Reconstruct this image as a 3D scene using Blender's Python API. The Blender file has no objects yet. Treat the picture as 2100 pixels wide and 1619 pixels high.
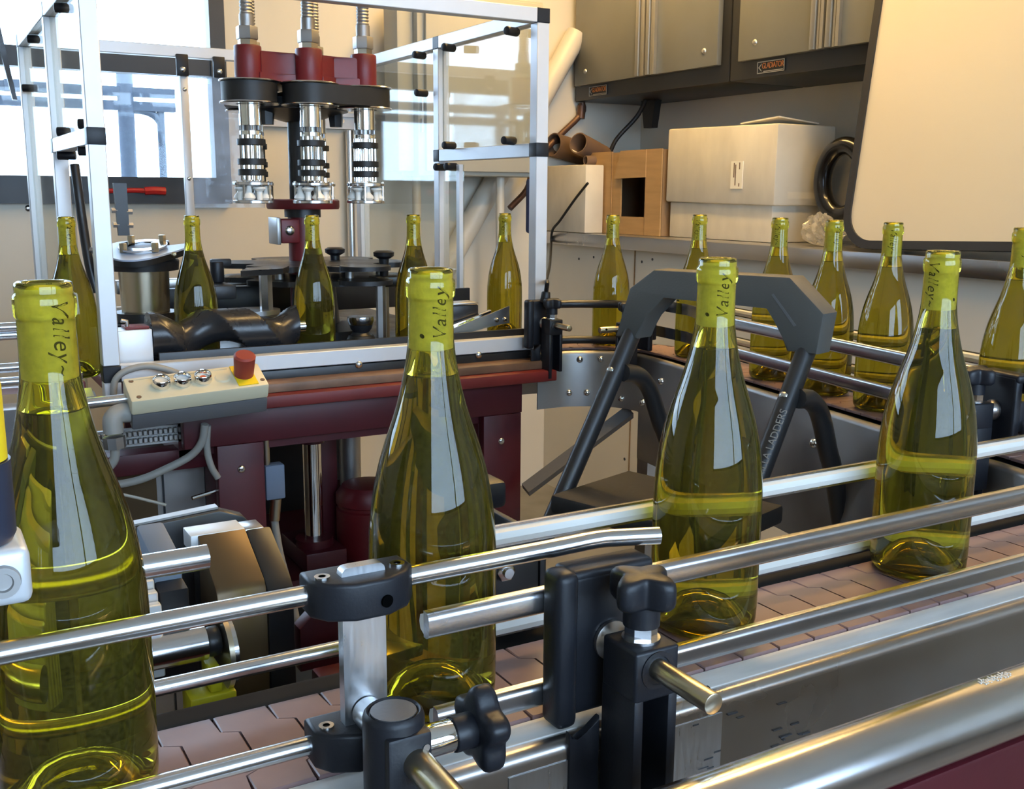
import bpy, bmesh, math, random
from mathutils import Vector, Matrix
random.seed(7)
PI = math.pi
scene = bpy.context.scene
COL = scene.collection

# ---------------------------------------------------------------- camera
FPX, PITCH, ROLL, YAW, HC = 2144.0, math.radians(10.9), math.radians(0.39), math.radians(30), 0.346
cam_d = bpy.data.cameras.new('camera'); cam = bpy.data.objects.new('camera', cam_d); COL.objects.link(cam)
cam_d.sensor_fit = 'HORIZONTAL'; cam_d.sensor_width = 36.0; cam_d.lens = FPX / 2100 * 36.0
cam_d.clip_start = 0.02; cam_d.clip_end = 200
fw = Vector((math.sin(YAW)*math.cos(PITCH), math.cos(YAW)*math.cos(PITCH), -math.sin(PITCH)))
rt = Vector((math.cos(YAW), -math.sin(YAW), 0)); up = rt.cross(fw)
c_, s_ = math.cos(ROLL), math.sin(ROLL)
rt2 = rt*c_ + up*s_; up2 = up*c_ - rt*s_
cam.matrix_world = Matrix(((rt2.x, up2.x, -fw.x, 0), (rt2.y, up2.y, -fw.y, 0), (rt2.z, up2.z, -fw.z, HC), (0, 0, 0, 1)))
scene.camera = cam

# ---------------------------------------------------------------- world, exposure
world = bpy.data.worlds.new('sky'); scene.world = world; world.use_nodes = True
bg = world.node_tree.nodes['Background']
bg.inputs[0].default_value = (0.55, 0.74, 1.0, 1); bg.inputs[1].default_value = 15.0
scene.view_settings.view_transform = 'Standard'; scene.view_settings.look = 'None'
scene.view_settings.exposure = -0.30; scene.view_settings.gamma = 1.0
scene.view_settings.use_curve_mapping = False
LAMP_WARM, LAMP_STRENGTH = (1.0, 0.635, 0.23), 66.0
try:
    scene.cycles.use_denoising = True
    scene.cycles.max_bounces = 16; scene.cycles.transmission_bounces = 16; scene.cycles.transparent_max_bounces = 16
    scene.cycles.use_adaptive_sampling = True; scene.cycles.adaptive_threshold = 0.09
    scene.cycles.diffuse_bounces = 3; scene.cycles.glossy_bounces = 5
    scene.cycles.sample_clamp_indirect = 12.0
    scene.cycles.blur_glossy = 0.6
except Exception:
    pass

# ---------------------------------------------------------------- materials
MATS = {}
def _nodes(m):
    m.use_nodes = True
    return m.node_tree.nodes, m.node_tree.links
def mat(name, col, rough=0.5, metal=0.0, var=0.0, vscale=8.0, bump=0.0, bscale=60.0, stretch=None, coat=0.0, rvar=0.0, spec=0.5, col2=None):
    m = bpy.data.materials.new(name); n, l = _nodes(m); b = n['Principled BSDF']
    b.inputs['Base Color'].default_value = (*col, 1); b.inputs['Roughness'].default_value = rough
    b.inputs['Metallic'].default_value = metal; b.inputs['Coat Weight'].default_value = coat
    b.inputs['Specular IOR Level'].default_value = spec
    if var or bump or rvar:
        tc = n.new('ShaderNodeTexCoord'); mp = n.new('ShaderNodeMapping'); l.new(tc.outputs['Object'], mp.inputs[0])
        if stretch: mp.inputs['Scale'].default_value = stretch
    if var or rvar:
        nz = n.new('ShaderNodeTexNoise'); nz.inputs['Scale'].default_value = vscale; nz.inputs['Detail'].default_value = 6
        l.new(mp.outputs[0], nz.inputs[0])
    if var:
        r = n.new('ShaderNodeValToRGB'); l.new(nz.outputs[0], r.inputs[0])
        c2 = col2 or tuple(max(0, c*(1-var)) for c in col)
        r.color_ramp.elements[0].position = 0.3; r.color_ramp.elements[1].position = 0.7
        r.color_ramp.elements[0].color = (*c2, 1); r.color_ramp.elements[1].color = (*col, 1)
        l.new(r.outputs[0], b.inputs['Base Color'])
    if rvar:
        mr = n.new('ShaderNodeMapRange'); l.new(nz.outputs[0], mr.inputs[0])
        mr.inputs['From Min'].default_value = 0.3; mr.inputs['From Max'].default_value = 0.7
        mr.inputs['To Min'].default_value = max(0.02, rough-rvar); mr.inputs['To Max'].default_value = rough+rvar
        l.new(mr.outputs[0], b.inputs['Roughness'])
    if bump:
        nb = n.new('ShaderNodeTexNoise'); nb.inputs['Scale'].default_value = bscale; nb.inputs['Detail'].default_value = 4
        l.new(mp.outputs[0], nb.inputs[0])
        bp = n.new('ShaderNodeBump'); bp.inputs['Strength'].default_value = bump; bp.inputs['Distance'].default_value = 0.002
        l.new(nb.outputs[0], bp.inputs['Height']); l.new(bp.outputs[0], b.inputs['Normal'])
    MATS[name] = m
    return m
def emit(name, col, s):
    m = bpy.data.materials.new(name); n, l = _nodes(m); n.remove(n['Principled BSDF'])
    e = n.new('ShaderNodeEmission'); e.inputs[0].default_value = (*col, 1); e.inputs[1].default_value = s
    l.new(e.outputs[0], n['Material Output'].inputs[0]); MATS[name] = m
    return m
def glass(name, col, ior, rough=0.0):
    m = bpy.data.materials.new(name); n, l = _nodes(m); n.remove(n['Principled BSDF'])
    g = n.new('ShaderNodeBsdfGlass'); g.inputs['Color'].default_value = (*col, 1); g.inputs['IOR'].default_value = ior
    g.inputs['Roughness'].default_value = rough
    l.new(g.outputs[0], n['Material Output'].inputs[0]); MATS[name] = m
    return m
def glass_tint(name, refr, ior, dust=0.0, dustcol=(0.6, 0.54, 0.2)):
    # dielectric whose reflections stay white while the light passing through takes the tint of the glass body
    m = bpy.data.materials.new(name); n, l = _nodes(m); n.remove(n['Principled BSDF'])
    r = n.new('ShaderNodeBsdfRefraction'); r.inputs['Color'].default_value = (*refr, 1); r.inputs['IOR'].default_value = ior; r.inputs['Roughness'].default_value = 0
    g = n.new('ShaderNodeBsdfGlossy'); g.inputs['Roughness'].default_value = 0.02
    f = n.new('ShaderNodeFresnel'); f.inputs['IOR'].default_value = ior
    mx = n.new('ShaderNodeMixShader')
    l.new(f.outputs[0], mx.inputs[0]); l.new(r.outputs[0], mx.inputs[1]); l.new(g.outputs[0], mx.inputs[2])
    out = mx
    if dust:
        d = n.new('ShaderNodeBsdfDiffuse'); d.inputs[0].default_value = (*dustcol, 1)
        tc = n.new('ShaderNodeTexCoord'); nz = n.new('ShaderNodeTexNoise'); nz.inputs['Scale'].default_value = 420; nz.inputs['Detail'].default_value = 3
        l.new(tc.outputs['Object'], nz.inputs[0])
        mr = n.new('ShaderNodeMapRange'); mr.inputs['From Min'].default_value = 0.35; mr.inputs['From Max'].default_value = 0.65
        mr.inputs['To Min'].default_value = dust*0.6; mr.inputs['To Max'].default_value = dust*1.4; l.new(nz.outputs[0], mr.inputs[0])
        m2 = n.new('ShaderNodeMixShader'); l.new(mr.outputs[0], m2.inputs[0]); l.new(mx.outputs[0], m2.inputs[1]); l.new(d.outputs[0], m2.inputs[2]); out = m2
    l.new(out.outputs[0], n['Material Output'].inputs[0]); MATS[name] = m
    return m
def pane(name, tint, haze=0.0, hazecol=(0.8, 0.85, 0.9), hscale=9.0, refl=1.0):
    m = bpy.data.materials.new(name); n, l = _nodes(m); n.remove(n['Principled BSDF'])
    t = n.new('ShaderNodeBsdfTransparent'); t.inputs[0].default_value = (*tint, 1)
    g = n.new('ShaderNodeBsdfGlossy'); g.inputs['Roughness'].default_value = 0.04
    f = n.new('ShaderNodeFresnel'); f.inputs['IOR'].default_value = 1.45
    mx = n.new('ShaderNodeMixShader')
    fm = n.new('ShaderNodeMath'); fm.operation = 'MULTIPLY'; fm.inputs[1].default_value = refl; l.new(f.outputs[0], fm.inputs[0])
    l.new(fm.outputs[0], mx.inputs[0]); l.new(t.outputs[0], mx.inputs[1]); l.new(g.outputs[0], mx.inputs[2])
    out = mx
    if haze:
        d = n.new('ShaderNodeBsdfDiffuse'); d.inputs[0].default_value = (*hazecol, 1)
        tr = n.new('ShaderNodeBsdfTranslucent'); tr.inputs[0].default_value = (*hazecol, 1)
        ad = n.new('ShaderNodeMixShader'); l.new(d.outputs[0], ad.inputs[1]); l.new(tr.outputs[0], ad.inputs[2])
        tc = n.new('ShaderNodeTexCoord'); nz = n.new('ShaderNodeTexNoise'); nz.inputs['Scale'].default_value = hscale; nz.inputs['Detail'].default_value = 8
        l.new(tc.outputs['Object'], nz.inputs[0])
        mr = n.new('ShaderNodeMapRange'); mr.inputs['From Min'].default_value = 0.3; mr.inputs['From Max'].default_value = 0.75
        mr.inputs['To Min'].default_value = haze*0.3; mr.inputs['To Max'].default_value = haze
        l.new(nz.outputs[0], mr.inputs[0])
        m2 = n.new('ShaderNodeMixShader'); l.new(mr.outputs[0], m2.inputs[0]); l.new(mx.outputs[0], m2.inputs[1]); l.new(ad.outputs[0], m2.inputs[2])
        out = m2
    l.new(out.outputs[0], n['Material Output'].inputs[0]); MATS[name] = m
    return m

mat('wall', (0.70, 0.65, 0.545), 0.55, var=0.06, vscale=3, bump=0.05)
mat('ceiling_paint', (0.80, 0.77, 0.70), 0.7, var=0.04)
mat('floor_grey', (0.24, 0.235, 0.225), 0.6, var=0.35, vscale=5, bump=0.1)
mat('panel_white', (0.66, 0.62, 0.53), 0.4, var=0.05, vscale=4)
mat('frame_dark', (0.022, 0.024, 0.028), 0.4)
mat('steel', (0.68, 0.68, 0.69), 0.20, 1.0, var=0.08, vscale=8, rvar=0.05)
mat('steel_rail', (0.56, 0.56, 0.58), 0.24, 1.0, var=0.12, vscale=5, rvar=0.06)
mat('steel_sheet', (0.54, 0.545, 0.56), 0.31, 1.0, var=0.16, vscale=2.2, col2=(0.42, 0.385, 0.35), rvar=0.09, bump=0.02, bscale=25)
mat('steel_old', (0.46, 0.45, 0.44), 0.45, 1.0, var=0.25, vscale=9, rvar=0.1)
mat('chrome', (0.80, 0.79, 0.77), 0.07, 1.0)
mat('brass_steel', (0.55, 0.48, 0.36), 0.28, 1.0)
mat('alu', (0.70, 0.71, 0.73), 0.42, 0.35, var=0.04, vscale=20)
mat('alu_plate', (0.63, 0.64, 0.66), 0.33, 1.0, rvar=0.06, var=0.06, vscale=40, stretch=(12, 12, 1))
mat('black_plastic', (0.011, 0.012, 0.016), 0.42, bump=0.06, bscale=500, rvar=0.05, vscale=20, spec=0.38)
mat('black_metal', (0.017, 0.017, 0.019), 0.36, 0.0, var=0.2, vscale=20)
mat('rubber', (0.013, 0.013, 0.013), 0.5, var=0.3, vscale=40)
mat('rubber_matt', (0.012, 0.011, 0.010), 0.85, var=0.3, vscale=30, spec=0.2)
mat('dark_plate', (0.03, 0.03, 0.032), 0.35, 0.3, var=0.4, vscale=12, rvar=0.1)
mat('worm_black', (0.020, 0.020, 0.022), 0.28, rvar=0.08, vscale=25)
mat('red_paint', (0.082, 0.006, 0.012), 0.45, var=0.25, vscale=10, bump=0.06, bscale=120)
mat('red_cast', (0.15, 0.010, 0.014), 0.42, var=0.2, vscale=14, bump=0.12, bscale=150)
mat('red_top', (0.17, 0.016, 0.015), 0.5, var=0.3, vscale=9)
mat('rust_tray', (0.23, 0.13, 0.075), 0.5, var=0.5, vscale=12)
mat('white_plastic', (0.68, 0.665, 0.61), 0.38, var=0.06, vscale=10)
mat('wear_strip', (0.72, 0.70, 0.66), 0.42, var=0.18, vscale=16, stretch=(1, 6, 6))
mat('nylon', (0.82, 0.80, 0.74), 0.4)
mat('cream_plastic', (0.70, 0.63, 0.44), 0.42, var=0.05)
mat('grey_plastic', (0.12, 0.12, 0.125), 0.5, bump=0.1, bscale=300)
mat('button_white', (0.72, 0.68, 0.60), 0.3)
mat('button_blue', (0.45, 0.56, 0.68), 0.2)
mat('button_orange', (0.62, 0.14, 0.05), 0.3)
mat('button_red', (0.30, 0.040, 0.026), 0.5, var=0.15)
mat('yellow', (0.90, 0.66, 0.02), 0.38)
mat('sensor_yellow', (0.62, 0.55, 0.02), 0.4)
mat('navy_plastic', (0.028, 0.034, 0.060), 0.4)
mat('cable_grey', (0.33, 0.32, 0.29), 0.5)
mat('cable_black', (0.012, 0.012, 0.012), 0.45)
mat('belt_plate', (0.30, 0.19, 0.175), 0.36, var=0.32, vscale=26, rvar=0.1, col2=(0.215, 0.135, 0.13))
mat('cork', (0.88, 0.80, 0.58), 0.8, var=0.25, vscale=160, bump=0.2, bscale=300)
mat('ink', (0.02, 0.012, 0.008), 0.7)
glass_tint('bottle_glass', (0.88, 0.84, 0.25), 1.50, 0.04, (0.62, 0.52, 0.10))
glass_tint('bottle_base', (0.52, 0.47, 0.10), 1.50)
glass_tint('wine_side', (0.73, 0.705, 0.58), 1.34/1.50)
glass_tint('wine_top', (0.95, 0.94, 0.86), 1.34)
pane('window_glass', (0.95, 0.97, 0.97))
pane('polycarbonate', (0.91, 0.925, 0.90), haze=0.06, refl=0.22)
pane('polycarbonate_scratched', (0.91, 0.93, 0.94), haze=0.34, hazecol=(0.62, 0.68, 0.78), hscale=14, refl=0.4)
pane('bag_film', (0.94, 0.94, 0.93), haze=0.5, hazecol=(0.9, 0.87, 0.8), hscale=30, refl=0.6)
mat('cabinet_grey', (0.24, 0.235, 0.20), 0.42, 0.35, var=0.06, bump=0.03, bscale=400)
mat('cabinet_dark', (0.024, 0.024, 0.023), 0.42, bump=0.08, bscale=500)
mat('cabinet_trim', (0.36, 0.35, 0.31), 0.35, 0.6)
mat('badge_silver', (0.50, 0.49, 0.45), 0.3, 0.8)
mat('badge_orange', (0.72, 0.24, 0.06), 0.5)
mat('whiteboard', (0.64, 0.59, 0.465), 0.16, var=0.03, vscale=2, bump=0.015, bscale=14, coat=0.2)
mat('board_frame', (0.022, 0.022, 0.022), 0.4)
mat('cardboard', (0.44, 0.27, 0.115), 0.75, var=0.16, vscale=8, stretch=(1, 1, 8))
mat('cardboard_edge', (0.30, 0.18, 0.085), 0.8, var=0.4, vscale=60)
mat('cardboard_inside', (0.30, 0.19, 0.10), 0.8, var=0.15, vscale=8)
mat('tube_board', (0.17, 0.105, 0.065), 0.7, var=0.2, vscale=12)
mat('white_card', (0.70, 0.65, 0.54), 0.6, var=0.2, vscale=5, stretch=(1, 2.2, 1.0), bump=0.25, bscale=7)
mat('paper', (0.84, 0.81, 0.70), 0.6)
mat('counter_steel', (0.48, 0.48, 0.49), 0.3, 1.0, var=0.2, vscale=2.5, rvar=0.08)
mat('kettle_black', (0.008, 0.008, 0.010), 0.22, coat=0.3)
mat('elec_grey', (0.42, 0.41, 0.345), 0.5, var=0.05)
mat('pvc_white', (0.62, 0.58, 0.49), 0.4, var=0.08)
mat('copper_old', (0.13, 0.065, 0.04), 0.45, 0.4, var=0.3, vscale=20)
mat('stool_grey', (0.078, 0.076, 0.068), 0.55, bump=0.12, bscale=350)
mat('stool_black', (0.016, 0.016, 0.017), 0.38)
mat('stool_tread', (0.018, 0.017, 0.016), 0.7, bump=0.3, bscale=80, var=0.4)
mat('lettering', (0.20, 0.20, 0.19), 0.5)
mat('bronze_anodised', (0.13, 0.085, 0.042), 0.36, 0.5, var=0.12, vscale=20)
mat('clamp_blue', (0.42, 0.48, 0.60), 0.4)
mat('red_tool', (0.45, 0.02, 0.02), 0.35)
mat('rack_blue', (0.17, 0.215, 0.30), 0.6)
mat('rack_dark', (0.030, 0.042, 0.066), 0.7)
mat('white_ext', (0.82, 0.82, 0.80), 0.8)
mat('ground_ext', (0.55, 0.54, 0.52), 0.9, var=0.1)
mat('hole_black', (0.002, 0.002, 0.002), 0.9, spec=0.0)
mat('scuff', (0.05, 0.05, 0.055), 0.6)
mat('blue_cloth', (0.03, 0.05, 0.14), 0.8)
emit('lamp_glow', LAMP_WARM, LAMP_STRENGTH)

# ---------------------------------------------------------------- mesh helpers
def ortho(d):
    d = Vector(d).normalized()
    a = Vector((0, 0, 1)) if abs(d.z) < 0.9 else Vector((1, 0, 0))
    u = d.cross(a).normalized(); v = u.cross(d).normalized()
    return u, v, d
class MB:
    def __init__(s): s.bm = bmesh.new()
    def _x(s, vs, M):
        if M is not None:
            for v in vs: v.co = M @ v.co
    def box(s, x0, x1, y0, y1, z0, z1, bev=0.0, seg=2, M=None):
        co = [(x, y, z) for x in (x0, x1) for y in (y0, y1) for z in (z0, z1)]
        v = [s.bm.verts.new(c) for c in co]
        fs = [s.bm.faces.new([v[i] for i in f]) for f in ((0, 1, 3, 2), (4, 6, 7, 5), (0, 4, 5, 1), (2, 3, 7, 6), (0, 2, 6, 4), (1, 5, 7, 3))]
        if bev:
            ed = list({e for f in fs for e in f.edges})
            r = bmesh.ops.bevel(s.bm, geom=ed, offset=bev, segments=seg, affect='EDGES', profile=0.5)
            vs = {w for f in r['faces'] for w in f.verts} | {w for w in v if w.is_valid}
            s._x(vs, M)
        else: s._x(v, M)
        return s
    def prism(s, poly, h0, h1, M=None, bev=0.0, seg=2):
        a = [s.bm.verts.new((p[0], p[1], h0)) for p in poly]; b = [s.bm.verts.new((p[0], p[1], h1)) for p in poly]
        n = len(poly)
        fs = [s.bm.faces.new(a[::-1]), s.bm.faces.new(b)]
        sides = [s.bm.faces.new((a[i], a[(i+1) % n], b[(i+1) % n], b[i])) for i in range(n)]
        if bev:
            ed = list({e for f in fs for e in f.edges})
            r = bmesh.ops.bevel(s.bm, geom=ed, offset=bev, segments=seg, affect='EDGES', profile=0.5)
            vs = {w for f in r['faces'] for w in f.verts} | {w for w in a+b if w.is_valid}
            s._x(vs, M)
        else: s._x(a+b, M)
        return s
    def cyl(s, p0, p1, r, r1=None, n=20, bev=0.0, cap=True):
        p0, p1 = Vector(p0), Vector(p1); u, v, d = ortho(p1-p0); r1 = r if r1 is None else r1
        prof = [(0.0, r), ((p1-p0).length, r1)]
        L = (p1-p0).length
        if bev: prof = [(0, r-bev), (bev*0.3, r-bev*0.3), (bev, r), (L-bev, r1), (L-bev*0.3, r1-bev*0.3), (L, r1-bev)]
        rings = []
        for t, rr in prof:
            rings.append([s.bm.verts.new(p0 + d*t + (u*math.cos(2*PI*i/n) + v*math.sin(2*PI*i/n))*rr) for i in range(n)])
        for a, b in zip(rings, rings[1:]):
            for i in range(n): s.bm.faces.new((a[i], b[i], b[(i+1) % n], a[(i+1) % n]))
        if cap: s.bm.faces.new(rings[0]); s.bm.faces.new(rings[-1][::-1])
        return s
    def tube(s, pts, r, n=10, smooth=6, cap=True):
        P = [Vector(p) for p in pts]
        if smooth and len(P) > 2:
            Q = []
            E = [P[0]*2-P[1]] + P + [P[-1]*2-P[-2]]
            for i in range(1, len(E)-2):
                for k in range(smooth):
                    t = k/smooth; a, b, c, d = E[i-1], E[i], E[i+1], E[i+2]
                    Q.append(0.5*((2*b) + (c-a)*t + (2*a-5*b+4*c-d)*t*t + (3*b-a-3*c+d)*t**3))
            Q.append(P[-1]); P = Q
        rings = []; u = None
        for i, p in enumerate(P):
            d = (P[min(i+1, len(P)-1)] - P[max(i-1, 0)]).normalized()
            if u is None: u, v, _ = ortho(d)
            else:
                u = (u - d*u.dot(d)).normalized(); v = d.cross(u) * -1; v = u.cross(d)
            rings.append([s.bm.verts.new(p + (u*math.cos(2*PI*k/n) + v*math.sin(2*PI*k/n))*r) for k in range(n)])
        for a, b in zip(rings, rings[1:]):
            for i in range(n): s.bm.faces.new((a[i], b[i], b[(i+1) % n], a[(i+1) % n]))
        if cap: s.bm.faces.new(rings[0]); s.bm.faces.new(rings[-1][::-1])
        return s
    def lathe(s, prof, n=32, M=None, close=True):
        rings = []; allv = []
        for r, z in prof:
            if r < 1e-6: rg = [s.bm.verts.new((0, 0, z))]
            else: rg = [s.bm.verts.new((r*math.cos(2*PI*i/n), r*math.sin(2*PI*i/n), z)) for i in range(n)]
            rings.append(rg); allv += rg
        for a, b in zip(rings, rings[1:]):
            if len(a) == 1 and len(b) == 1: continue
            for i in range(n):
                j = (i+1) % n
                if len(a) == 1: s.bm.faces.new((a[0], b[j], b[i]))
                elif len(b) == 1: s.bm.faces.new((a[i], a[j], b[0]))
                else: s.bm.faces.new((a[i], a[j], b[j], b[i]))
        s._x(allv, M)
        return s
    def sweep(s, sec, pts, closed_sec=True, cap=True):
        # sec: list of (side, height) offsets; pts: path in the horizontal plane (x,y,z); side is to the left of travel
        P = [Vector(p) for p in pts]; rings = []
        for i, p in enumerate(P):
            d = (P[min(i+1, len(P)-1)] - P[max(i-1, 0)]); d.z = 0; d.normalize(); lft = Vector((-d.y, d.x, 0))
            rings.append([s.bm.verts.new(p + lft*a + Vector((0, 0, b))) for a, b in sec])
        n = len(sec)
        for a, b in zip(rings, rings[1:]):
            for i in range(n if closed_sec else n-1):
                j = (i+1) % n; s.bm.faces.new((a[i], b[i], b[j], a[j]))
        if cap and closed_sec: s.bm.faces.new(rings[0]); s.bm.faces.new(rings[-1][::-1])
        return s
    def mesh(s, name, angle=40):
        bmesh.ops.recalc_face_normals(s.bm, faces=s.bm.faces)
        me = bpy.data.meshes.new(name); s.bm.to_mesh(me); s.bm.free()
        for p in me.polygons: p.use_smooth = True
        me.set_sharp_from_angle(angle=math.radians(angle))
        return me
    def obj(s, name, m, parent=None, local=False, angle=40):
        me = s.mesh(name, angle); me.materials.append(MATS[m])
        return place(name, me, parent, local)
def place(name, me, parent=None, local=False):
    o = bpy.data.objects.new(name, me); COL.objects.link(o)
    if parent is not None:
        o.parent = parent
        if not local: o.matrix_parent_inverse = abs_inv(parent)
    return o
def abs_inv(p):
    # inverse of the placement of a root Empty (roots only translate and turn about z unless built locally)
    M = Matrix.Identity(4); q = p
    while q is not None:
        B = Matrix.LocRotScale(q.location, q.rotation_euler, q.scale)
        M = (q.matrix_parent_inverse @ B) @ M if q.parent else B @ M
        q = q.parent
    return M.inverted()
def thing(name, label, cat, loc=(0, 0, 0), group=None, rotz=0):
    o = bpy.data.objects.new(name, None); COL.objects.link(o); o.location = loc; o.rotation_euler = (0, 0, rotz)
    o.empty_display_size = 0.02; o['label'] = label; o['category'] = cat
    if group: o['group'] = group
    return o
def tag(o, label, cat, group=None):
    o['label'] = label; o['category'] = cat
    if group: o['group'] = group
    return o
def struct(o):
    o['kind'] = 'structure'; return o
def box(name, m, x0, x1, y0, y1, z0, z1, parent=None, bev=0.0, M=None, seg=2, local=False):
    return MB().box(x0, x1, y0, y1, z0, z1, bev, seg, M).obj(name, m, parent, local)
def cyl(name, m, p0, p1, r, parent=None, n=20, bev=0.0, r1=None, local=False):
    return MB().cyl(p0, p1, r, r1, n, bev).obj(name, m, parent, local)
def tube(name, m, pts, r, parent=None, n=10, smooth=6, local=False):
    return MB().tube(pts, r, n, smooth).obj(name, m, parent, local, 60)
def copy_tree(o, parent=None):
    c = o.copy(); COL.objects.link(c)
    if parent is not None: c.parent = parent; c.matrix_parent_inverse = o.matrix_parent_inverse
    for ch in list(o.children): copy_tree(ch, c)
    return c
def bolt_mesh(r=0.004, h=0.003, n=10, hexa=False):
    b = MB()
    if hexa: b.cyl((0, 0, 0), (0, 0, h), r, n=6)
    else: b.lathe([(0, h), (r*0.5, h*0.95), (r*0.85, h*0.6), (r, 0), (0, 0)], n)
    return b.mesh('bolt')
BOLT = {}
def bolt(parent, p, nrm, r=0.004, h=0.003, m='steel', name='bolt', hexa=False):
    k = (r, h, m, hexa)
    if k not in BOLT:
        BOLT[k] = bolt_mesh(r, h, hexa=hexa); BOLT[k].materials.append(MATS[m])
    o = bpy.data.objects.new(name, BOLT[k]); COL.objects.link(o)
    o.location = p; o.rotation_euler = Vector((0, 0, 1)).rotation_difference(Vector(nrm)).to_euler()
    if parent is not None: o.parent = parent; o.matrix_parent_inverse = abs_inv(parent)
    return o
def text_mesh(body, size, depth=0.0, shear=0.0, align='CENTER', spacing=1.0):
    cu = bpy.data.curves.new('txt', 'FONT'); cu.body = body; cu.size = size; cu.extrude = depth; cu.shear = shear
    cu.align_x = align; cu.align_y = 'CENTER'; cu.space_character = spacing; cu.resolution_u = 4
    o = bpy.data.objects.new('txt', cu); COL.objects.link(o)
    dg = bpy.context.evaluated_depsgraph_get(); me = bpy.data.meshes.new_from_object(o.evaluated_get(dg))
    bpy.data.objects.remove(o); bpy.data.curves.remove(cu)
    return me
def basis(o, x, y, z):
    # 4x4 with the given axes and origin
    return Matrix(((x[0], y[0], z[0], o[0]), (x[1], y[1], z[1], o[1]), (x[2], y[2], z[2], o[2]), (0, 0, 0, 1)))
XY = lambda z=0: Matrix.Translation((0, 0, z))
YZ = lambda x=0: basis((x, 0, 0), (0, 1, 0), (0, 0, 1), (1, 0, 0))      # polygon (y,z), height along +x
XZ = lambda y=0: basis((0, y, 0), (1, 0, 0), (0, 0, 1), (0, -1, 0))     # polygon (x,z), height along -y
def rrect(x0, x1, y0, y1, r, k=5):
    P = []
    for cx, cy, a in ((x1-r, y1-r, 0), (x0+r, y1-r, 90), (x0+r, y0+r, 180), (x1-r, y0+r, 270)):
        for i in range(k+1):
            t = math.radians(a + 90*i/k); P.append((cx+r*math.cos(t), cy+r*math.sin(t)))
    return P

FLOOR, CEIL = -0.85, 1.75
XR, YB, XL, YF = 2.70, 3.62, -2.6, -2.0

# ================================================================ the room
struct(box('floor', 'floor_grey', XL-0.1, XR+0.1, YF-0.1, YB+0.1, FLOOR-0.1, FLOOR))
struct(box('ceiling', 'ceiling_paint', XL-0.1, XR+0.1, YF-0.1, YB+0.1, CEIL, CEIL+0.08))
def wall_with_holes(name, axis, at, thick, a0, a1, holes, m='wall'):
    # axis 'y': wall in plane y=at spanning x a0..a1 ; axis 'x': wall in plane x=at spanning y a0..a1
    b = MB(); xs = sorted({a0, a1} | {h[0] for h in holes} | {h[1] for h in holes})
    for l, r in zip(xs, xs[1:]):
        mid = (l+r)/2; z = FLOOR
        hs = sorted([h for h in holes if h[0] < mid < h[1]], key=lambda h: h[2])
        for h in hs + [(0, 0, CEIL, CEIL)]:
            if h[2] > z + 1e-4:
                if axis == 'y': b.box(l, r, min(at, at+thick), max(at, at+thick), z, h[2])
                else: b.box(min(at, at+thick), max(at, at+thick), l, r, z, h[2])
            z = h[3]
    return struct(b.obj(name, m))
WIN_B = (-2.35, 0.93, 0.39, 1.32)
wall_back = wall_with_holes('wall_back', 'y', YB, 0.1, XL-0.1, XR+0.1, [WIN_B])
wall_right = wall_with_holes('wall_right', 'x', XR, 0.1, YF, YB, [])
WIN_F = (-1.1, 2.5, 0.10, 1.66)
wall_with_holes('wall_front', 'y', YF, -0.1, XL-0.1, XR+0.1, [WIN_F])
wall_with_holes('wall_left', 'x', XL, -0.1, YF, YB, [])
# back window: dark frame with a transom, two panes
w = bpy.data.objects.new('window_1', None); COL.objects.link(w); w.location = (-0.2, YB, 0.39); struct(w)
b = MB()
x0, x1, z0, z1 = WIN_B
b.box(x0-0.02, x1+0.045, YB-0.03, YB+0.03, z0-0.085, z0+0.0)
b.box(x0-0.02, x1+0.045, YB-0.025, YB+0.03, z1, z1+0.06)
b.box(x1-0.005, x1+0.045, YB-0.028, YB+0.03, z0, z1)
b.box(x0-0.045, x0, YB-0.028, YB+0.03, z0, z1)
b.obj('window_frame', 'frame_dark', w)
box('transom', 'frame_dark', x0, x1, YB-0.02, YB+0.03, 0.715, 0.775, w)
box('pane', 'window_glass', x0, x1, YB+0.005, YB+0.009, z0, 0.715, w)
box('pane', 'window_glass', x0, x1, YB+0.005, YB+0.009, 0.775, z1, w)
# opening behind the camera: frame with a mullion, and glass
w = bpy.data.objects.new('window_2', None); COL.objects.link(w); w.location = (0.6, YF, 0); struct(w)
x0, x1, z0, z1 = WIN_F
b = MB()
for a in (x0, x1-0.05, 1.20): b.box(a, a+(0.09 if a == 1.20 else 0.05), YF-0.06, YF-0.02, z0, z1)
b.box(x0, x1, YF-0.06, YF-0.02, z0, z0+0.05); b.box(x0, x1, YF-0.06, YF-0.02, z1-0.05, z1)
b.obj('window_frame', 'frame_dark', w)
box('pane', 'window_glass', x0+0.05, 1.20, YF-0.045, YF-0.041, z0+0.05, z1-0.05, w)
box('pane', 'window_glass', 1.29, x1-0.05, YF-0.045, YF-0.041, z0+0.05, z1-0.05, w)
for nm, loc, rot, sx, sy in (('portal_front', (0.70, YF-0.12, 0.88), (PI/2, 0, 0), 3.6, 1.56), ('portal_back', (-0.71, YB+0.12, 0.855), (-PI/2, 0, 0), 3.28, 0.93)):
    L = bpy.data.lights.new(nm, 'AREA'); L.shape = 'RECTANGLE'; L.size = sx; L.size_y = sy
    o = bpy.data.objects.new(nm, L); COL.objects.link(o); o.location = loc; o.rotation_euler = rot
    L.cycles.is_portal = True; o['kind'] = 'helper'
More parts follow.
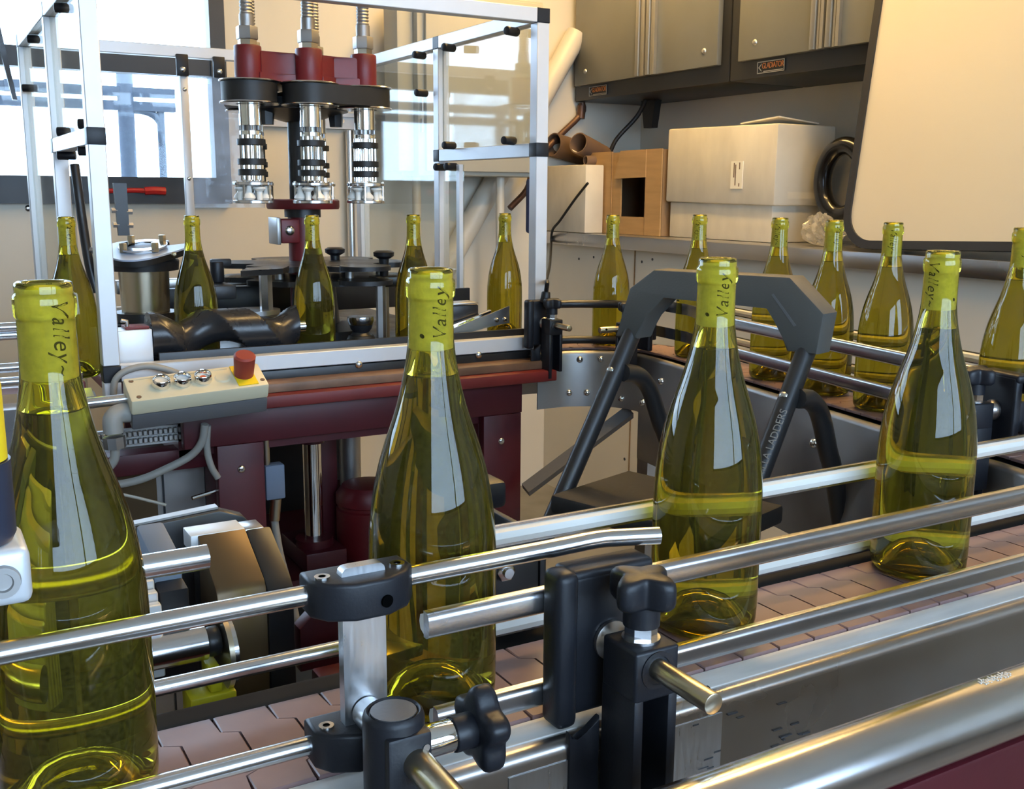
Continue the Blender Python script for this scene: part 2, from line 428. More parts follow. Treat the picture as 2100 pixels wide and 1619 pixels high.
# outdoors
struct(box('ground', 'ground_ext', -40, 40, -40, 60, FLOOR-0.35, FLOOR-0.25))
r = thing('pipe_rack', 'blue grey steel pipe rack standing outside the window', 'pipe rack', (0.9, 5.0, FLOOR-0.25))
cyl('post', 'rack_dark', (0.885, 5.0, FLOOR-0.25), (0.905, 5.0, 0.90), 0.035, r, 10)
for z in (0.775, 0.715): box('crossbar', 'rack_dark', -0.6, 1.115, 4.98, 5.02, z-0.02, z+0.02, r)
tube('bent_pipe', 'rack_dark', [(0.93, 5.0, 0.70), (1.0, 5.0, 0.69), (1.045, 5.0, 0.65), (1.05, 5.0, 0.55), (1.04, 5.0, FLOOR-0.25)], 0.017, r)
box('head', 'rack_dark', 0.84, 0.95, 4.97, 5.03, 0.86, 0.93, r, 0.01)
box('cap_block', 'rack_dark', 0.42, 0.62, 4.96, 5.04, 0.755, 0.80, r)
cyl('second_post', 'rack_dark', (-0.35, 5.0, FLOOR-0.25), (-0.35, 5.0, 0.80), 0.03, r, 10)
# back wall panelling details
for k, (x, z) in enumerate(((0.345, 0.29), (0.62, 0.12), (1.28, 0.29), (1.29, 0.08))):
    bolt(wall_back, (x, YB, z), (0, -1, 0), 0.011, 0.005, 'steel', 'screw')
box('panel_seam', 'elec_grey', 1.262, 1.270, YB-0.004, YB+0.001, FLOOR, CEIL, wall_back)
box('panel_seam', 'elec_grey', 0.475, 0.481, YB-0.003, YB+0.001, FLOOR, 0.30, wall_back)
# ceiling lamps
for k, (x, y, lx, ly, lab) in enumerate(((1.45, 1.45, 1.3, 0.10, 'long ceiling lamp over the middle of the bottling line'), (1.95, 2.6, 0.14, 1.3, 'ceiling lamp in front of the grey wall cabinets'))):
    t = thing('ceiling_light', lab, 'ceiling light', (x, y, CEIL-0.001), 'ceiling lamps')
    box('housing', 'pvc_white', x-lx/2-0.03, x+lx/2+0.03, y-ly/2-0.03, y+ly/2+0.03, CEIL-0.05, CEIL-0.001, t, 0.005)
    box('diffuser', 'lamp_glow', x-lx/2, x+lx/2, y-ly/2, y+ly/2, CEIL-0.065, CEIL-0.0505, t, 0.004)

# ================================================================ counter, cabinets and what stands there
CT = 0.200
t = thing('work_counter', 'steel edged white work counter along the right wall', 'counter', (2.45, 1.6, FLOOR))
box('worktop', 'counter_steel', 2.20, XR-0.002, -0.6, YB-0.002, CT-0.047, CT, t, 0.004)
box('base_panel', 'panel_white', 2.245, XR-0.002, -0.6, YB-0.002, FLOOR, CT-0.047, t)
box('backsplash', 'panel_white', XR-0.02, XR-0.002, -0.6, YB-0.002, CT, CT+0.05, t)
for k, y in enumerate((3.38, 3.28, 3.2, 3.10, 2.98, 2.92, 2.55, 1.9)):
    cyl('screw_hole', 'scuff', (2.244, y, 0.10+0.012*(k % 3)), (2.2455, y, 0.10+0.012*(k % 3)), 0.005, t, 8)
box('latch_hole', 'scuff', 2.2435, 2.246, 3.115, 3.145, -0.005, 0.03, t)
for y, z in ((3.0, -0.35), (2.2, -0.45), (3.05, -0.62)):
    cyl('screw_hole', 'scuff', (2.244, y, z), (2.2455, y, z), 0.006, t, 8)
for y in (3.02, 1.7, 0.4): box('panel_joint', 'cardboard_edge', 2.243, 2.246, y-0.003, y+0.003, FLOOR, CT-0.05, t)

def cabinet(y0, y1, zb, ztop, label, split):
    X = 2.36
    t = thing('wall_cabinet', label, 'cabinet', (X, (y0+y1)/2, zb), 'grey garage wall cabinets')
    box('body', 'cabinet_dark', X, XR-0.003, y0, y1, zb, ztop, t, 0.004)
    h = zb+0.055
    doors = []
    for a, c, hinge in split:
        d = box('door', 'cabinet_grey', X-0.022, X-0.002, a, c, h, ztop-0.03, t, 0.002)
        doors.append(d)
        # vertical pull profile along the opening edge
        s = a if hinge == 'far' else c-0.05
        b = MB()
        b.box(X-0.034, X-0.0221, s, s+0.012, h, ztop-0.03); b.box(X-0.030, X-0.0221, s+0.018, s+0.026, h, ztop-0.03); b.box(X-0.036, X-0.0221, s+0.030, s+0.05, h, ztop-0.03, 0.003)
        b.obj('handle', 'cabinet_trim', d)
        bolt(d, (X-0.0221, (c-0.075 if hinge == 'far' else a+0.065), h+0.05), (-1, 0, 0), 0.010, 0.006, 'badge_silver', 'lock')
    return t
c1 = cabinet(2.70, 3.60, 0.705, 1.45, 'grey double door wall cabinet at the corner over the brown carton', [(3.115, 3.575, 'far'), (2.735, 3.105, 'near')])
c2 = cabinet(1.80, 2.694, 0.705, 1.45, 'grey wall cabinet above the white carton, left of the whiteboard', [(2.27, 2.635, 'far'), (1.83, 2.26, 'near')])
def badge(par, y, z, w):
    X = 2.36; h = w*0.30
    o = box('badge', 'cabinet_dark', X-0.003, X-0.0002, y-w/2, y+w/2, z-h/2, z+h/2, par)
    b = MB()
    for (a, c, d, e) in ((-w/2, w/2, h/2-0.0022, h/2), (-w/2, w/2, -h/2, -h/2+0.0022), (-w/2, -w/2+0.0024, -h/2, h/2), (w/2-0.0024, w/2, -h/2, h/2)):
        b.box(X-0.0042, X-0.003, y+a, y+c, z+d, z+e)
    # triangle outline at the left end of the badge (towards +y)
    yy = y+w/2-0.013
    M = basis((X-0.0034, 0, 0), (0, 1, 0), (0, 0, 1), (1, 0, 0))
    b.prism([(yy+0.008, z), (yy-0.006, z-0.012), (yy-0.006, z-0.009), (yy+0.003, z)], -0.0008, 0.0002, M)
    b.prism([(yy+0.003, z), (yy-0.006, z+0.009), (yy-0.006, z+0.012), (yy+0.008, z)], -0.0008, 0.0002, M)
    b.box(X-0.0042, X-0.003, y-w/2+0.006, y+w/2-0.028, z-h/2+0.004, z-h/2+0.0065)
    b.obj('badge_frame', 'badge_silver', o)
    me = text_mesh('GLADIATOR', w*0.155, 0.0004, spacing=0.9); me.materials.append(MATS['badge_orange'])
    q = bpy.data.objects.new('lettering', me); COL.objects.link(q); q.parent = o
    q.matrix_parent_inverse = abs_inv(o)
    q.matrix_world = basis((X-0.0045, y-0.010, z+h*0.09), (0, -1, 0), (0, 0, 1), (-1, 0, 0)) @ Matrix.Diagonal((1.0, 1.35, 1, 1))
badge(c2, 2.505, 0.735, 0.118); badge(c1, 3.44, 0.735, 0.118)

# whiteboard leaning on the cabinets, standing on the counter edge
t = thing('whiteboard', 'large white board with rounded black frame leaning at right', 'whiteboard', (2.215, 1.3, CT))
Lx = Vector((0.0, -1, 0)).normalized(); ang = math.radians(2.0)
tilt = math.atan2(0.14, 0.9)
zx = Vector((math.sin(tilt), 0, math.cos(tilt)))
ux = (Lx*math.cos(ang) + zx*math.sin(ang)).normalized(); uz = (zx*math.cos(ang) - Lx*math.sin(ang)).normalized()
nrm = ux.cross(uz)
MBD = basis((2.222, 2.045, CT+0.002), ux, uz, nrm)
outer = rrect(0, 1.45, 0, 1.12, 0.10, 8); inner = rrect(0.022, 1.428, 0.022, 1.098, 0.08, 8)
b = MB(); n = len(outer)
va = [[b.bm.verts.new((p[0], p[1], h)) for p in P] for P, h in ((outer, 0), (outer, 0.018), (inner, 0.018), (inner, 0))]
for k in range(4):
    for i in range(n): b.bm.faces.new((va[k][i], va[k][(i+1) % n], va[(k+1) % 4][(i+1) % n], va[(k+1) % 4][i]))
for q in va:
    b._x(q, MBD)
b.obj('frame', 'board_frame', t)
MB().prism(rrect(0.02, 1.43, 0.02, 1.10, 0.082, 8), 0.004, 0.012, MBD).obj('board', 'whiteboard', t)

# white carton with a lid fold
t = thing('white_carton', 'large worn white carton with a torn label on the counter', 'carton', (2.42, 2.68, CT))
b = MB(); b.box(2.318, 2.535, 2.425, 2.925, CT+0.001, 0.320, 0.004); b.obj('tray', 'white_card', t)
MC = Matrix.Translation((2.42, 2.68, 0)) @ Matrix.Rotation(math.radians(0.8), 4, 'X') @ Matrix.Translation((-2.42, -2.68, 0))
lid = MB().box(2.305, 2.548, 2.412, 2.940, 0.318, 0.562, 0.006, 2, MC).obj('lid', 'white_card', t)
b = MB()
b.box(2.33, 2.50, 2.43, 2.60, 0.565, 0.569, M=Matrix.Translation((2.4, 2.5, 0.566)) @ Matrix.Rotation(math.radians(5), 4, 'Y') @ Matrix.Rotation(math.radians(-4), 4, 'X') @ Matrix.Translation((-2.4, -2.5, -0.564)))
b.obj('flap', 'white_card', t)
lb = box('paper_label', 'paper', 2.3015, 2.3045, 2.548, 2.602, 0.365, 0.450, t)
for k, (dy, z0, z1) in enumerate(((0.030, 0.375, 0.44), (0.037, 0.40, 0.445), (0.012, 0.425, 0.446), (0.012, 0.372, 0.382))):
    box('print', 'tube_board', 2.3008, 2.3014, 2.548+dy, 2.548+dy+0.004, z0, z1, lb)
b = MB()
for z in (0.33, 0.545): b.box(2.31, 2.545, 2.4085, 2.4115, z-0.006, z+0.006)
b.box(2.36, 2.49, 2.407, 2.4115, 0.335, 0.52)
b.obj('side_tape', 'white_card', t)
# brown carton with an opening in the front
t = thing('brown_carton', 'brown cardboard carton with a square hole in its front', 'carton', (2.42, 3.19, CT))
Xf = 2.30; Y0, Y1, Z0, Z1 = 2.955, 3.425, CT+0.001, 0.500
oy0, oy1, oz0, oz1 = 3.045, 3.20, 0.265, 0.405
def cface(y0, y1, z0, z1, dx=0.0): return MB().box(Xf+dx, Xf+dx+0.006, y0, y1, z0, z1)
cface(oy1+0.055, Y1, Z0, Z1).obj('left_panel', 'cardboard', t)
cface(oy1, oy1+0.054, Z0, Z1-0.004, 0.004).obj('inner_strip', 'cardboard', t)
cface(Y0, oy0, Z0, Z1+0.002, -0.002).obj('right_panel', 'cardboard', t)
cface(oy0, oy1, Z0, oz0).obj('lower_panel', 'cardboard', t)
M = basis((Xf-0.006, 0, 0), (0, 1, 0), (0, 0, 1), (1, 0, 0))
MB().prism([(oy0-0.004, oz1), (oy1+0.03, oz1-0.004), (oy1-0.005, Z1+0.001), (oy0-0.004, Z1+0.001)], 0, 0.005, M).obj('flap', 'cardboard', t)
b = MB(); b.box(Xf+0.006, 2.56, Y0, Y0+0.006, Z0, Z1); b.box(Xf+0.006, 2.56, Y1-0.006, Y1, Z0, Z1); b.box(2.554, 2.56, Y0+0.006, Y1-0.006, Z0, Z1)
b.box(Xf+0.01, 2.55, Y0+0.006, Y1-0.006, Z1-0.012, Z1-0.006); b.box(Xf+0.01, 2.55, Y0+0.006, Y1-0.006, Z0, Z0+0.006)
b.obj('shell', 'cardboard_inside', t)
b = MB(); b.box(Xf-0.0012, Xf, oy1+0.0535, oy1+0.056, Z0, Z1); b.box(Xf-0.003, Xf-0.002, oy0-0.002, oy0, Z0, Z1); b.obj('cut_edge', 'cardboard_edge', t)
for k, (y, z) in enumerate(((3.07, 0.285), (3.10, 0.283), (3.135, 0.286), (3.16, 0.284))):
    q = MB().lathe([(0, 0.0), (0.016, 0.0), (0.018, 0.01), (0.012, 0.022), (0, 0.024)], 12, Matrix.Translation((2.36+0.02*(k % 2), y, 0.207))).obj('packed_cap', 'white_card', t)
b = MB(); b.box(2.33, 2.54, 3.05, 3.19, CT+0.008, 0.262); b.obj('packing', 'white_card', t)
# small white carton at the corner and the cardboard tubes on it
t = tag(MB().box(2.212, 2.294, 3.296, 3.58, CT+0.001, 0.452, 0.004).obj('small_carton', 'white_card'), 'plain white carton in the corner left of the brown carton', 'carton')
def board_tube(name, p0, p1, r, wall, label, parts=True):
    t = thing(name, label, 'cardboard tube', p0, 'cardboard tubes on the white carton')
    p0, p1 = Vector(p0), Vector(p1); u, v, d = ortho(p1-p0); L = (p1-p0).length
    M = basis(p0, u, v, d) if u.cross(v).dot(d) > 0 else basis(p0, v, u, d)
    MB().lathe([(r, 0), (r, L), (r-wall, L), (r-wall, 0), (r, 0)], 28, M).obj('tube_wall', 'tube_board', t)
    if parts:
        a = MB().lathe([(r-wall-0.0005, L*0.6), (r-wall-0.0005, L*0.98)], 28, M)
        for f in list(a.bm.faces):
            c = f.calc_center_median() - p0
            w_ = (c - d*c.dot(d)).normalized()
            if w_.z > -0.55: a.bm.faces.remove(f)
        a.obj('inner_label', 'paper', t)
    return t
board_tube('cardboard_tube', (2.40, 3.46, 0.492), (2.245, 3.40, 0.535), 0.040, 0.004, 'brown cardboard tube with a paper label inside its open end')
board_tube('cardboard_tube', (2.40, 3.60, 0.505), (2.24, 3.572, 0.535), 0.046, 0.004, 'wide dark cardboard tube by the enclosure post, left of the labelled tube', False)
board_tube('cardboard_tube', (2.42, 3.36, 0.472), (2.262, 3.375, 0.470), 0.018, 0.003, 'narrow cardboard tube lying against the brown carton', False)
# dark jug behind the whiteboard
t = thing('jug', 'black glossy jug with a large oval handle behind the whiteboard', 'jug', (2.47, 2.17, CT))
MB().lathe([(0, 0), (0.075, 0), (0.082, 0.02), (0.080, 0.20), (0.070, 0.27), (0.055, 0.31), (0.058, 0.33), (0, 0.335)], 28, Matrix.Translation((2.49, 2.14, CT+0.001))).obj('body', 'kettle_black', t)
pts = []
for i in range(17):
    a = math.radians(35 + 290*i/16)
    pts.append((2.44, 2.262 + 0.082*(-math.cos(a)), CT+0.190 + 0.088*math.sin(a)*1.15))
MB().tube(pts, 0.027, 14, 3).obj('handle', 'kettle_black', t, angle=60)
MB().prism([(2.15, CT+0.08), (2.235, CT+0.085), (2.235, CT+0.29), (2.15, CT+0.295)], 2.45, 2.475, YZ(0)).obj('grip_plate', 'kettle_black', t)
# crumpled clear bag
b = MB(); bmesh.ops.create_icosphere(b.bm, subdivisions=4, radius=1.0)
for v in b.bm.verts:
    p = v.co.copy(); h = (p.z+1)/2
    k = 1.0 - 0.45*h + 0.16*math.sin(7*p.x+3*p.z) * math.sin(6*p.y-4*p.z) + 0.10*math.sin(17*p.x-11*p.y+9*p.z)
    v.co = Vector((2.30+0.045*p.x*k, 2.190+0.085*p.y*k+0.02*h, CT+0.002+0.088*h*(1+0.12*math.sin(13*p.y))))
tag(b.obj('plastic_bag', 'bag_film', angle=12), 'crumpled clear plastic bag on the counter beside the white carton', 'plastic bag')

# electrical box, conduits and pipes on the back wall
t = thing('electrical_box', 'large grey electrical box on the back wall behind the guard', 'electrical box', (1.85, YB, 0.42))
box('body', 'elec_grey', 1.565, 2.065, YB-0.25, YB-0.105, 0.405, 1.02, t, 0.006)
box('door', 'elec_grey', 1.59, 2.055, YB-0.268, YB-0.2505, 0.420, 1.01, t, 0.004)
for z in (0.55, 0.62): cyl('hinge', 'steel_old', (1.577, YB-0.262, z), (1.577, YB-0.262, z+0.045), 0.007, t, 10)
box('side_box', 'elec_grey', 1.505, 1.5645, YB-0.22, YB-0.105, 0.42, 0.98, t, 0.004)
for x in (1.62, 1.98): box('stand_off', 'steel_old', x-0.02, x+0.02, YB-0.1048, YB-0.001, 0.45, 0.99, t)
for x in (1.59, 1.93): cyl('conduit', 'pvc_white', (x, YB-0.18, FLOOR), (x, YB-0.18, 0.404), 0.016, t, 14)
t = thing('strut_rail', 'slotted steel strut rail running to the electrical box', 'strut rail', (1.35, YB, 0.59))
b = MB(); b.box(1.02, 1.544, YB-0.012, YB-0.002, 0.565, 0.62); b.box(1.02, 1.544, YB-0.024, YB-0.012, 0.565, 0.578); b.box(1.02, 1.544, YB-0.024, YB-0.012, 0.607, 0.62); b.obj('channel', 'steel_old', t)
for x in (1.10, 1.22, 1.34, 1.46): MB().prism(rrect(x, x+0.05, 0.586, 0.600, 0.006, 3), 0, 0.002, XZ(YB-0.0121)).obj('slot', 'wall', t)
tag(tube('conduit_pipe', 'steel', [(1.40, YB-0.03, FLOOR), (1.40, YB-0.03, 0.3), (1.40, YB-0.03, 0.56)], 0.014, None, 14, 0), 'vertical steel conduit on the back wall right of the red column', 'conduit')
tag(tube('drain_pipe', 'pvc_white', [(2.34, YB-0.052, 0.955), (2.18, YB-0.052, 0.705), (1.96, YB-0.052, 0.365), (1.80, YB-0.052, 0.12), (1.60, YB-0.052, -0.19)], 0.042, None, 18, 4), 'fat white pipe running diagonally down the back wall', 'pipe')
t = thing('old_pipe', 'thin brown pipe slanting down from under the corner cabinet', 'pipe', (2.2, YB-0.06, 0.5))
tube('pipe', 'copper_old', [(2.385, YB-0.03, 0.703), (2.38, YB-0.03, 0.655), (2.23, YB-0.025, 0.525), (2.14, YB-0.06, 0.43), (2.08, YB-0.12, 0.36), (2.00, YB-0.13, 0.29)], 0.012, t, 12, 4)
cyl('coupling', 'copper_old', (2.384, YB-0.03, 0.69), (2.379, YB-0.03, 0.64), 0.017, t, 12)
t = tag(MB().box(2.00, 2.035, YB-0.28, YB-0.24, 0.20, 0.40, 0.012).obj('hanging_glove', 'blue_cloth'), 'dark blue cloth hanging behind the guard post', 'cloth')
tag(tube('supply_cable', 'cable_black', [(2.52, 3.35, 0.704), (2.50, 3.38, 0.64), (2.44, 3.42, 0.56), (2.42, 3.44, 0.505)], 0.009, None, 8), 'black cable hanging from the corner cabinet to the tubes', 'cable')
tag(MB().prism([(3.35, 0.60), (3.40, 0.60), (3.42, 0.704), (3.33, 0.704)], 2.55, 2.58, YZ(0)).obj('adapter_block', 'cable_black'), 'black power adapter under the corner wall cabinet', 'adapter')

# ================================================================ the capsule machine
XA, XZR, YA, YBK, ZT = 0.294, 1.212, 2.0, 3.03, 0.735   # guard frame corners (outer left, inner right, front, back, top)
W3 = 0.030
g = thing('guard_frame', 'pale aluminium guard frame with clear panels around the capsule machine', 'guard frame', (0.75, 2.5, 0.0))
def bar(x0, x1, y0, y1, z0, z1):
    box('profile_bar', 'alu', x0, x1, y0, y1, z0, z1, g, 0.0015, seg=1)
def joint(x, y, z):
    box('corner_joint', 'black_plastic', x-0.0006, x+W3+0.0006, y-0.0006, y+W3+0.0006, z, z+W3, g, 0.001, seg=1)
for x in (XA, XZR):
    bar(x, x+W3, YA, YA+W3, 0.0305, ZT-W3)            # front uprights
    bar(x, x+W3, YA, YA+W3, -0.035, -0.0005)          # feet
    joint(x, YA, 0.0); joint(x, YA, ZT-W3)
    for y in (2.485, YBK):
        bar(x, x+W3, y, y+W3, -0.035, ZT-W3); joint(x, y, ZT-W3)
    bar(x, x+W3, YA+W3, 2.485, ZT-W3, ZT); bar(x, x+W3, 2.515, YBK, ZT-W3, ZT)
    bar(x, x+W3, YA+W3, 2.485, 0.425, 0.455)
    box('corner_joint', 'black_plastic', x-0.001, x+W3+0.001, YA-0.001, YA+W3+0.001, 0.425, 0.455, g, 0.001)
    box('corner_joint', 'black_plastic', x-0.001, x+W3+0.001, 2.484, 2.516, 0.425, 0.455, g, 0.001)
bar(XA+W3, XZR, YA, YA+W3, ZT-W3, ZT); bar(XA+W3, XZR, YA, YA+W3, 0.0, 0.030)
bar(XA+W3, XZR, YBK, YBK+W3, ZT-W3, ZT); bar(XA+W3, XZR, YBK, YBK+W3, 0.0, 0.030)
box('profile_bar', 'alu', 0.694, 0.716, YBK, YBK+0.02, 0.031, ZT-W3, g, 0.002)
for x in (0.70, 0.80): box('clip', 'black_plastic', x-0.016, x+0.016, YBK-0.012, YBK, 0.655, 0.712, g, 0.002); 
for x in (0.70, 0.80): bolt(g, (x, YBK-0.012, 0.672), (0, -1, 0), 0.008, 0.003)
for z in (0.62, 0.38): bolt(g, (0.705, YBK, z), (0, -1, 0), 0.006, 0.003)
def clip(x, y, z, dx=-1):
    cyl('clip', 'black_plastic', (x, y, z), (x+dx*0.035, y-0.012, z), 0.0095, g, 14, 0.002)
for y, z in ((2.09, 0.695), (2.40, 0.695), (2.57, 0.695), (2.10, 0.462), (2.40, 0.462), (2.45, 0.41), (2.39, 0.41), (2.56, 0.60)): clip(XZR+0.002, y, z)
for y, z in ((2.10, 0.465), (2.40, 0.465), (2.12, 0.418), (2.42, 0.418), (2.30, 0.695), (2.8, 0.695), (3.0, 0.60)): clip(XA+0.0, y, z, 1.0)
box('panel', 'polycarbonate', XZR+0.012, XZR+0.016, YA+W3, 2.485, 0.455, ZT-W3, g)
box('panel', 'polycarbonate', XZR+0.012, XZR+0.016, 2.515, YBK, 0.06, ZT-W3, g)
box('panel', 'polycarbonate', XA+0.012, XA+0.016, YA+W3, 2.485, 0.455, ZT-W3, g)
box('panel', 'polycarbonate', XA+0.012, XA+0.016, 2.515, YBK, 0.06, ZT-W3, g)
box('panel', 'polycarbonate_scratched', 0.718, 0.92, YBK+0.008, YBK+0.012, 0.30, 0.66, g)
b = MB(); b.box(XZR+0.004, XZR+0.009, 2.36, 2.465, 0.03, 0.415); b.obj('panel', 'polycarbonate', g)
MB().box(XZR-0.012, XZR-0.002, 2.345, 2.362, 0.03, 0.415).obj('hinge_strip', 'alu', g)
for x, z in ((0.79, -0.003), (1.07, -0.003)): bolt(g, (x, YA-0.001, z), (0, -1, 0), 0.008, 0.004)

m = thing('capping_machine', 'dark red machine table and legs under the guard frame', 'machine', (0.8, 2.4, FLOOR))
box('table_slab', 'red_top', 0.33, 1.222, 1.918, 3.08, -0.060, -0.036, m, 0.003)
box('drip_tray', 'rust_tray', 0.35, 1.205, 1.945, 2.0, -0.0355, -0.018, m, 0.002)
box('tray_lip', 'dark_plate', 0.35, 1.205, 2.001, 2.03, -0.0355, -0.002, m, 0.001)
MB().box(0.335, 1.205, 2.031, 3.02, -0.015, 0.0, 0.001).obj('deck_plate', 'dark_plate', m)
box('front_lip', 'black_metal', 0.40, 1.205, 2.031, 2.040, 0.001, 0.044, m, 0.001)
box('apron', 'red_paint', 0.42, 1.152, 1.95, 1.975, -0.130, -0.061, m, 0.002)
box('apron_back_rail', 'red_paint', 0.45, 1.12, 1.976, 2.03, -0.150, -0.061, m)  # second red rail set close behind the apron
for x0, x1 in ((0.480, 0.570), (1.056, 1.150)):
    box('leg', 'red_paint', x0, x1, 1.95, 1.975, FLOOR, -0.1305, m, 0.002)
    box('leg', 'red_paint', x0, x0+0.02, 1.976, 2.06, FLOOR, -0.151, m, 0.002)
    box('leg', 'red_paint', x0, x1, 2.95, 2.975, FLOOR, -0.061, m, 0.002)
box('side_rail', 'red_paint', 1.125, 1.15, 2.0, 2.95, -0.16, -0.061, m)
box('side_rail', 'red_paint', 0.42, 0.445, 2.0, 2.95, -0.16, -0.061, m)
MB().box(0.60, 1.03, 2.62, 2.64, FLOOR, -0.061).obj('rear_panel', 'black_metal', m)
box('cross_shelf', 'red_paint', 0.572, 1.055, 2.10, 2.60, -0.50, -0.485, m)
for x, y, r, z0, z1, mm in ((0.745, 2.18, 0.021, -0.42, -0.20, 'chrome'), (0.900, 2.35, 0.026, -0.36, -0.17, 'steel_old')):
    cyl('guide_shaft', mm, (x, y, z0), (x, y, z1), r, m, 20)
    cyl('shaft_collar', 'red_paint', (x, y, z1), (x, y, -0.061), r*1.35, m, 16)
    cyl('shaft_foot', 'red_paint', (x, y, z0-0.018), (x, y, z0), r*2.0, m, 20)
MB().box(0.705, 0.80, 2.12, 2.30, -0.484, -0.438, 0.004).obj('shaft_block', 'red_paint', m)
MB().box(0.79, 0.83, 2.25, 2.35, -0.484, -0.151, 0.003).obj('inner_web', 'red_paint', m)
b = MB(); M = Matrix.Translation((0.885, 2.20, -0.484))
b.lathe([(0, 0), (0.075, 0), (0.075, 0.11), (0.070, 0.113), (0.070, 0.12), (0.075, 0.123), (0.075, 0.145), (0.06, 0.165), (0, 0.17)], 28, M); b.obj('drive_motor', 'red_cast', m)
box('terminal_box', 'steel_old', 0.865, 0.925, 2.09, 2.125, -0.474, -0.395, m, 0.003)
for x, z in ((0.525, -0.180), (1.10, -0.190)): bolt(m, (x, 1.95, z), (0, -1, 0), 0.008, 0.004)
cyl('limit_pin', 'steel', (0.481, 1.965, -0.220), (0.430, 1.955, -0.226), 0.004, m, 8)
# limit switch on the left leg
q = box('limit_switch', 'rack_blue', 0.576, 0.615, 1.965, 1.995, -0.255, -0.185, m, 0.003)
cyl('plunger', 'brass_steel', (0.583, 1.98, -0.185), (0.583, 1.98, -0.135), 0.007, q, 10)
cyl('cable_gland', 'brass_steel', (0.598, 1.975, -0.2555), (0.593, 1.975, -0.30), 0.011, q, 12)
tube('cable', 'cable_grey', [(0.593, 1.975, -0.30), (0.60, 1.97, -0.37), (0.615, 1.96, -0.45), (0.63, 1.95, -0.55)], 0.008, q, 8)
# left part of the machine below the control box
box('left_beam', 'red_paint', 0.22, 0.475, 2.0, 2.05, -0.180, -0.140, m, 0.002)
MB().box(0.225, 0.479, 2.06, 2.4, FLOOR, -0.181).obj('left_cabinet', 'steel_old', m)
box('cabinet_strip', 'bronze_anodised', 0.300, 0.385, 2.052, 2.0599, -0.60, -0.185, m)
box('cabinet_seam', 'frame_dark', 0.397, 0.400, 2.055, 2.0599, FLOOR, -0.185, m)
ch = MB()
for i in range(24):
    for k in (0, 1): ch.box(0.245+i*0.0092, 0.252+i*0.0092, 1.99, 2.0, -0.118+k*0.014, -0.108+k*0.014, 0.001, 1)
ch.box(0.242, 0.468, 2.0, 2.01, -0.124, -0.09)
o = ch.obj('roller_chain', 'steel_old', m)
# bearing block of the screw
t = thing('screw_bearing', 'white bearing block with a red cap beside the left guard post', 'bearing block', (0.36, 2.05, 0.03))
box('block', 'alu', 0.326, 0.392, 2.042, 2.10, 0.001, 0.089, t, 0.002)
box('cap', 'red_top', 0.345, 0.388, 2.046, 2.095, 0.0895, 0.0945, t, 0.001)
tube('bleed_screw', 'steel_old', [(0.350, 2.06, 0.0945), (0.350, 2.06, 0.104), (0.340, 2.06, 0.106)], 0.004, t, 8, 0)
# timing screw
t = thing('timing_screw', 'black plastic timing screw lying in front of the capsule machine', 'feed screw', (0.55, 2.085, 0.06))
N, K = 110, 40; b = MB(); rings = []
xs0, xs1 = 0.393, 0.690
for i in range(N+1):
    x = xs0 + (xs1-xs0)*i/N; ring = []
    for k in range(K):
        a = 2*PI*k/K
        ph = (x-0.49)/0.195 - a/(2*PI); ph -= math.floor(ph)
        dd = abs(ph-0.5)*2            # 1 at the crest, 0 in the pocket
        depth = 0.025*max(0.0, 1-(dd/0.60)**2)**0.7
        fade = min(1.0, max(0.0, (x-0.405)/0.05))
        rr = 0.045 - depth*fade
        ring.append(b.bm.verts.new((x, 2.085+rr*math.cos(a), 0.072+rr*math.sin(a))))
    rings.append(ring)
for p, q in zip(rings, rings[1:]):
    for k in range(K): b.bm.faces.new((p[k], q[k], q[(k+1) % K], p[(k+1) % K]))
b.bm.faces.new(rings[0][::-1]); b.bm.faces.new(rings[-1])
b.obj('thread', 'worm_black', t, angle=35)
cyl('shaft', 'steel', (xs1, 2.085, 0.072), (xs1+0.015, 2.085, 0.072), 0.012, t, 14)
# infeed drum with clamp plates
t = thing('infeed_drum', 'steel drum with black discs and a slotted clamp at left', 'infeed drum', (0.437, 2.33, 0.0))
MT = lambda z=0: Matrix.Translation((0.437, 2.33, z))
MB().lathe([(0, 0.001), (0.105, 0.001), (0.108, 0.03), (0.095, 0.062), (0.09, 0.072), (0, 0.072)], 36, MT()).obj('base_disc', 'dark_plate', t)
MB().lathe([(0, 0.073), (0.066, 0.073), (0.066, 0.092), (0, 0.092)], 36, MT()).obj('lower_disc', 'black_metal', t)
MB().lathe([(0, 0.0925), (0.049, 0.0925), (0.052, 0.180), (0, 0.180)], 40, MT()).obj('drum', 'brass_steel', t)
MB().lathe([(0, 0.1805), (0.072, 0.1805), (0.074, 0.20), (0.070, 0.205), (0, 0.205)], 40, MT()).obj('upper_disc', 'black_metal', t)
MB().lathe([(0, 0.2055), (0.062, 0.2055), (0.062, 0.209), (0, 0.209)], 40, MT()).obj('ring_plate', 'steel', t)
MK = Matrix.Translation((0.437, 2.32, 0.222)) @ Matrix.Rotation(math.radians(10), 4, 'X') @ Matrix.Rotation(math.radians(-6), 4, 'Y')
P = []
for i in range(60):
    a = 2*PI*i/60; r = 0.082 + 0.010*math.cos(3*a)
    if abs(((math.degrees(a)-20+180) % 360)-180) < 16: r = 0.040
    P.append((r*math.cos(a), r*math.sin(a)))
MB().prism(P, -0.012, 0.0, MK).obj('clamp_pad', 'rubber', t)
MB().prism([(x*1.0, y*1.0) for x, y in P], 0.0005, 0.004, MK).obj('clamp_plate', 'clamp_blue', t)
MB().lathe([(0.030, 0.008), (0.050, 0.008), (0.050, 0.012), (0.030, 0.012)], 30, MK).obj('clamp_ring', 'steel', t)
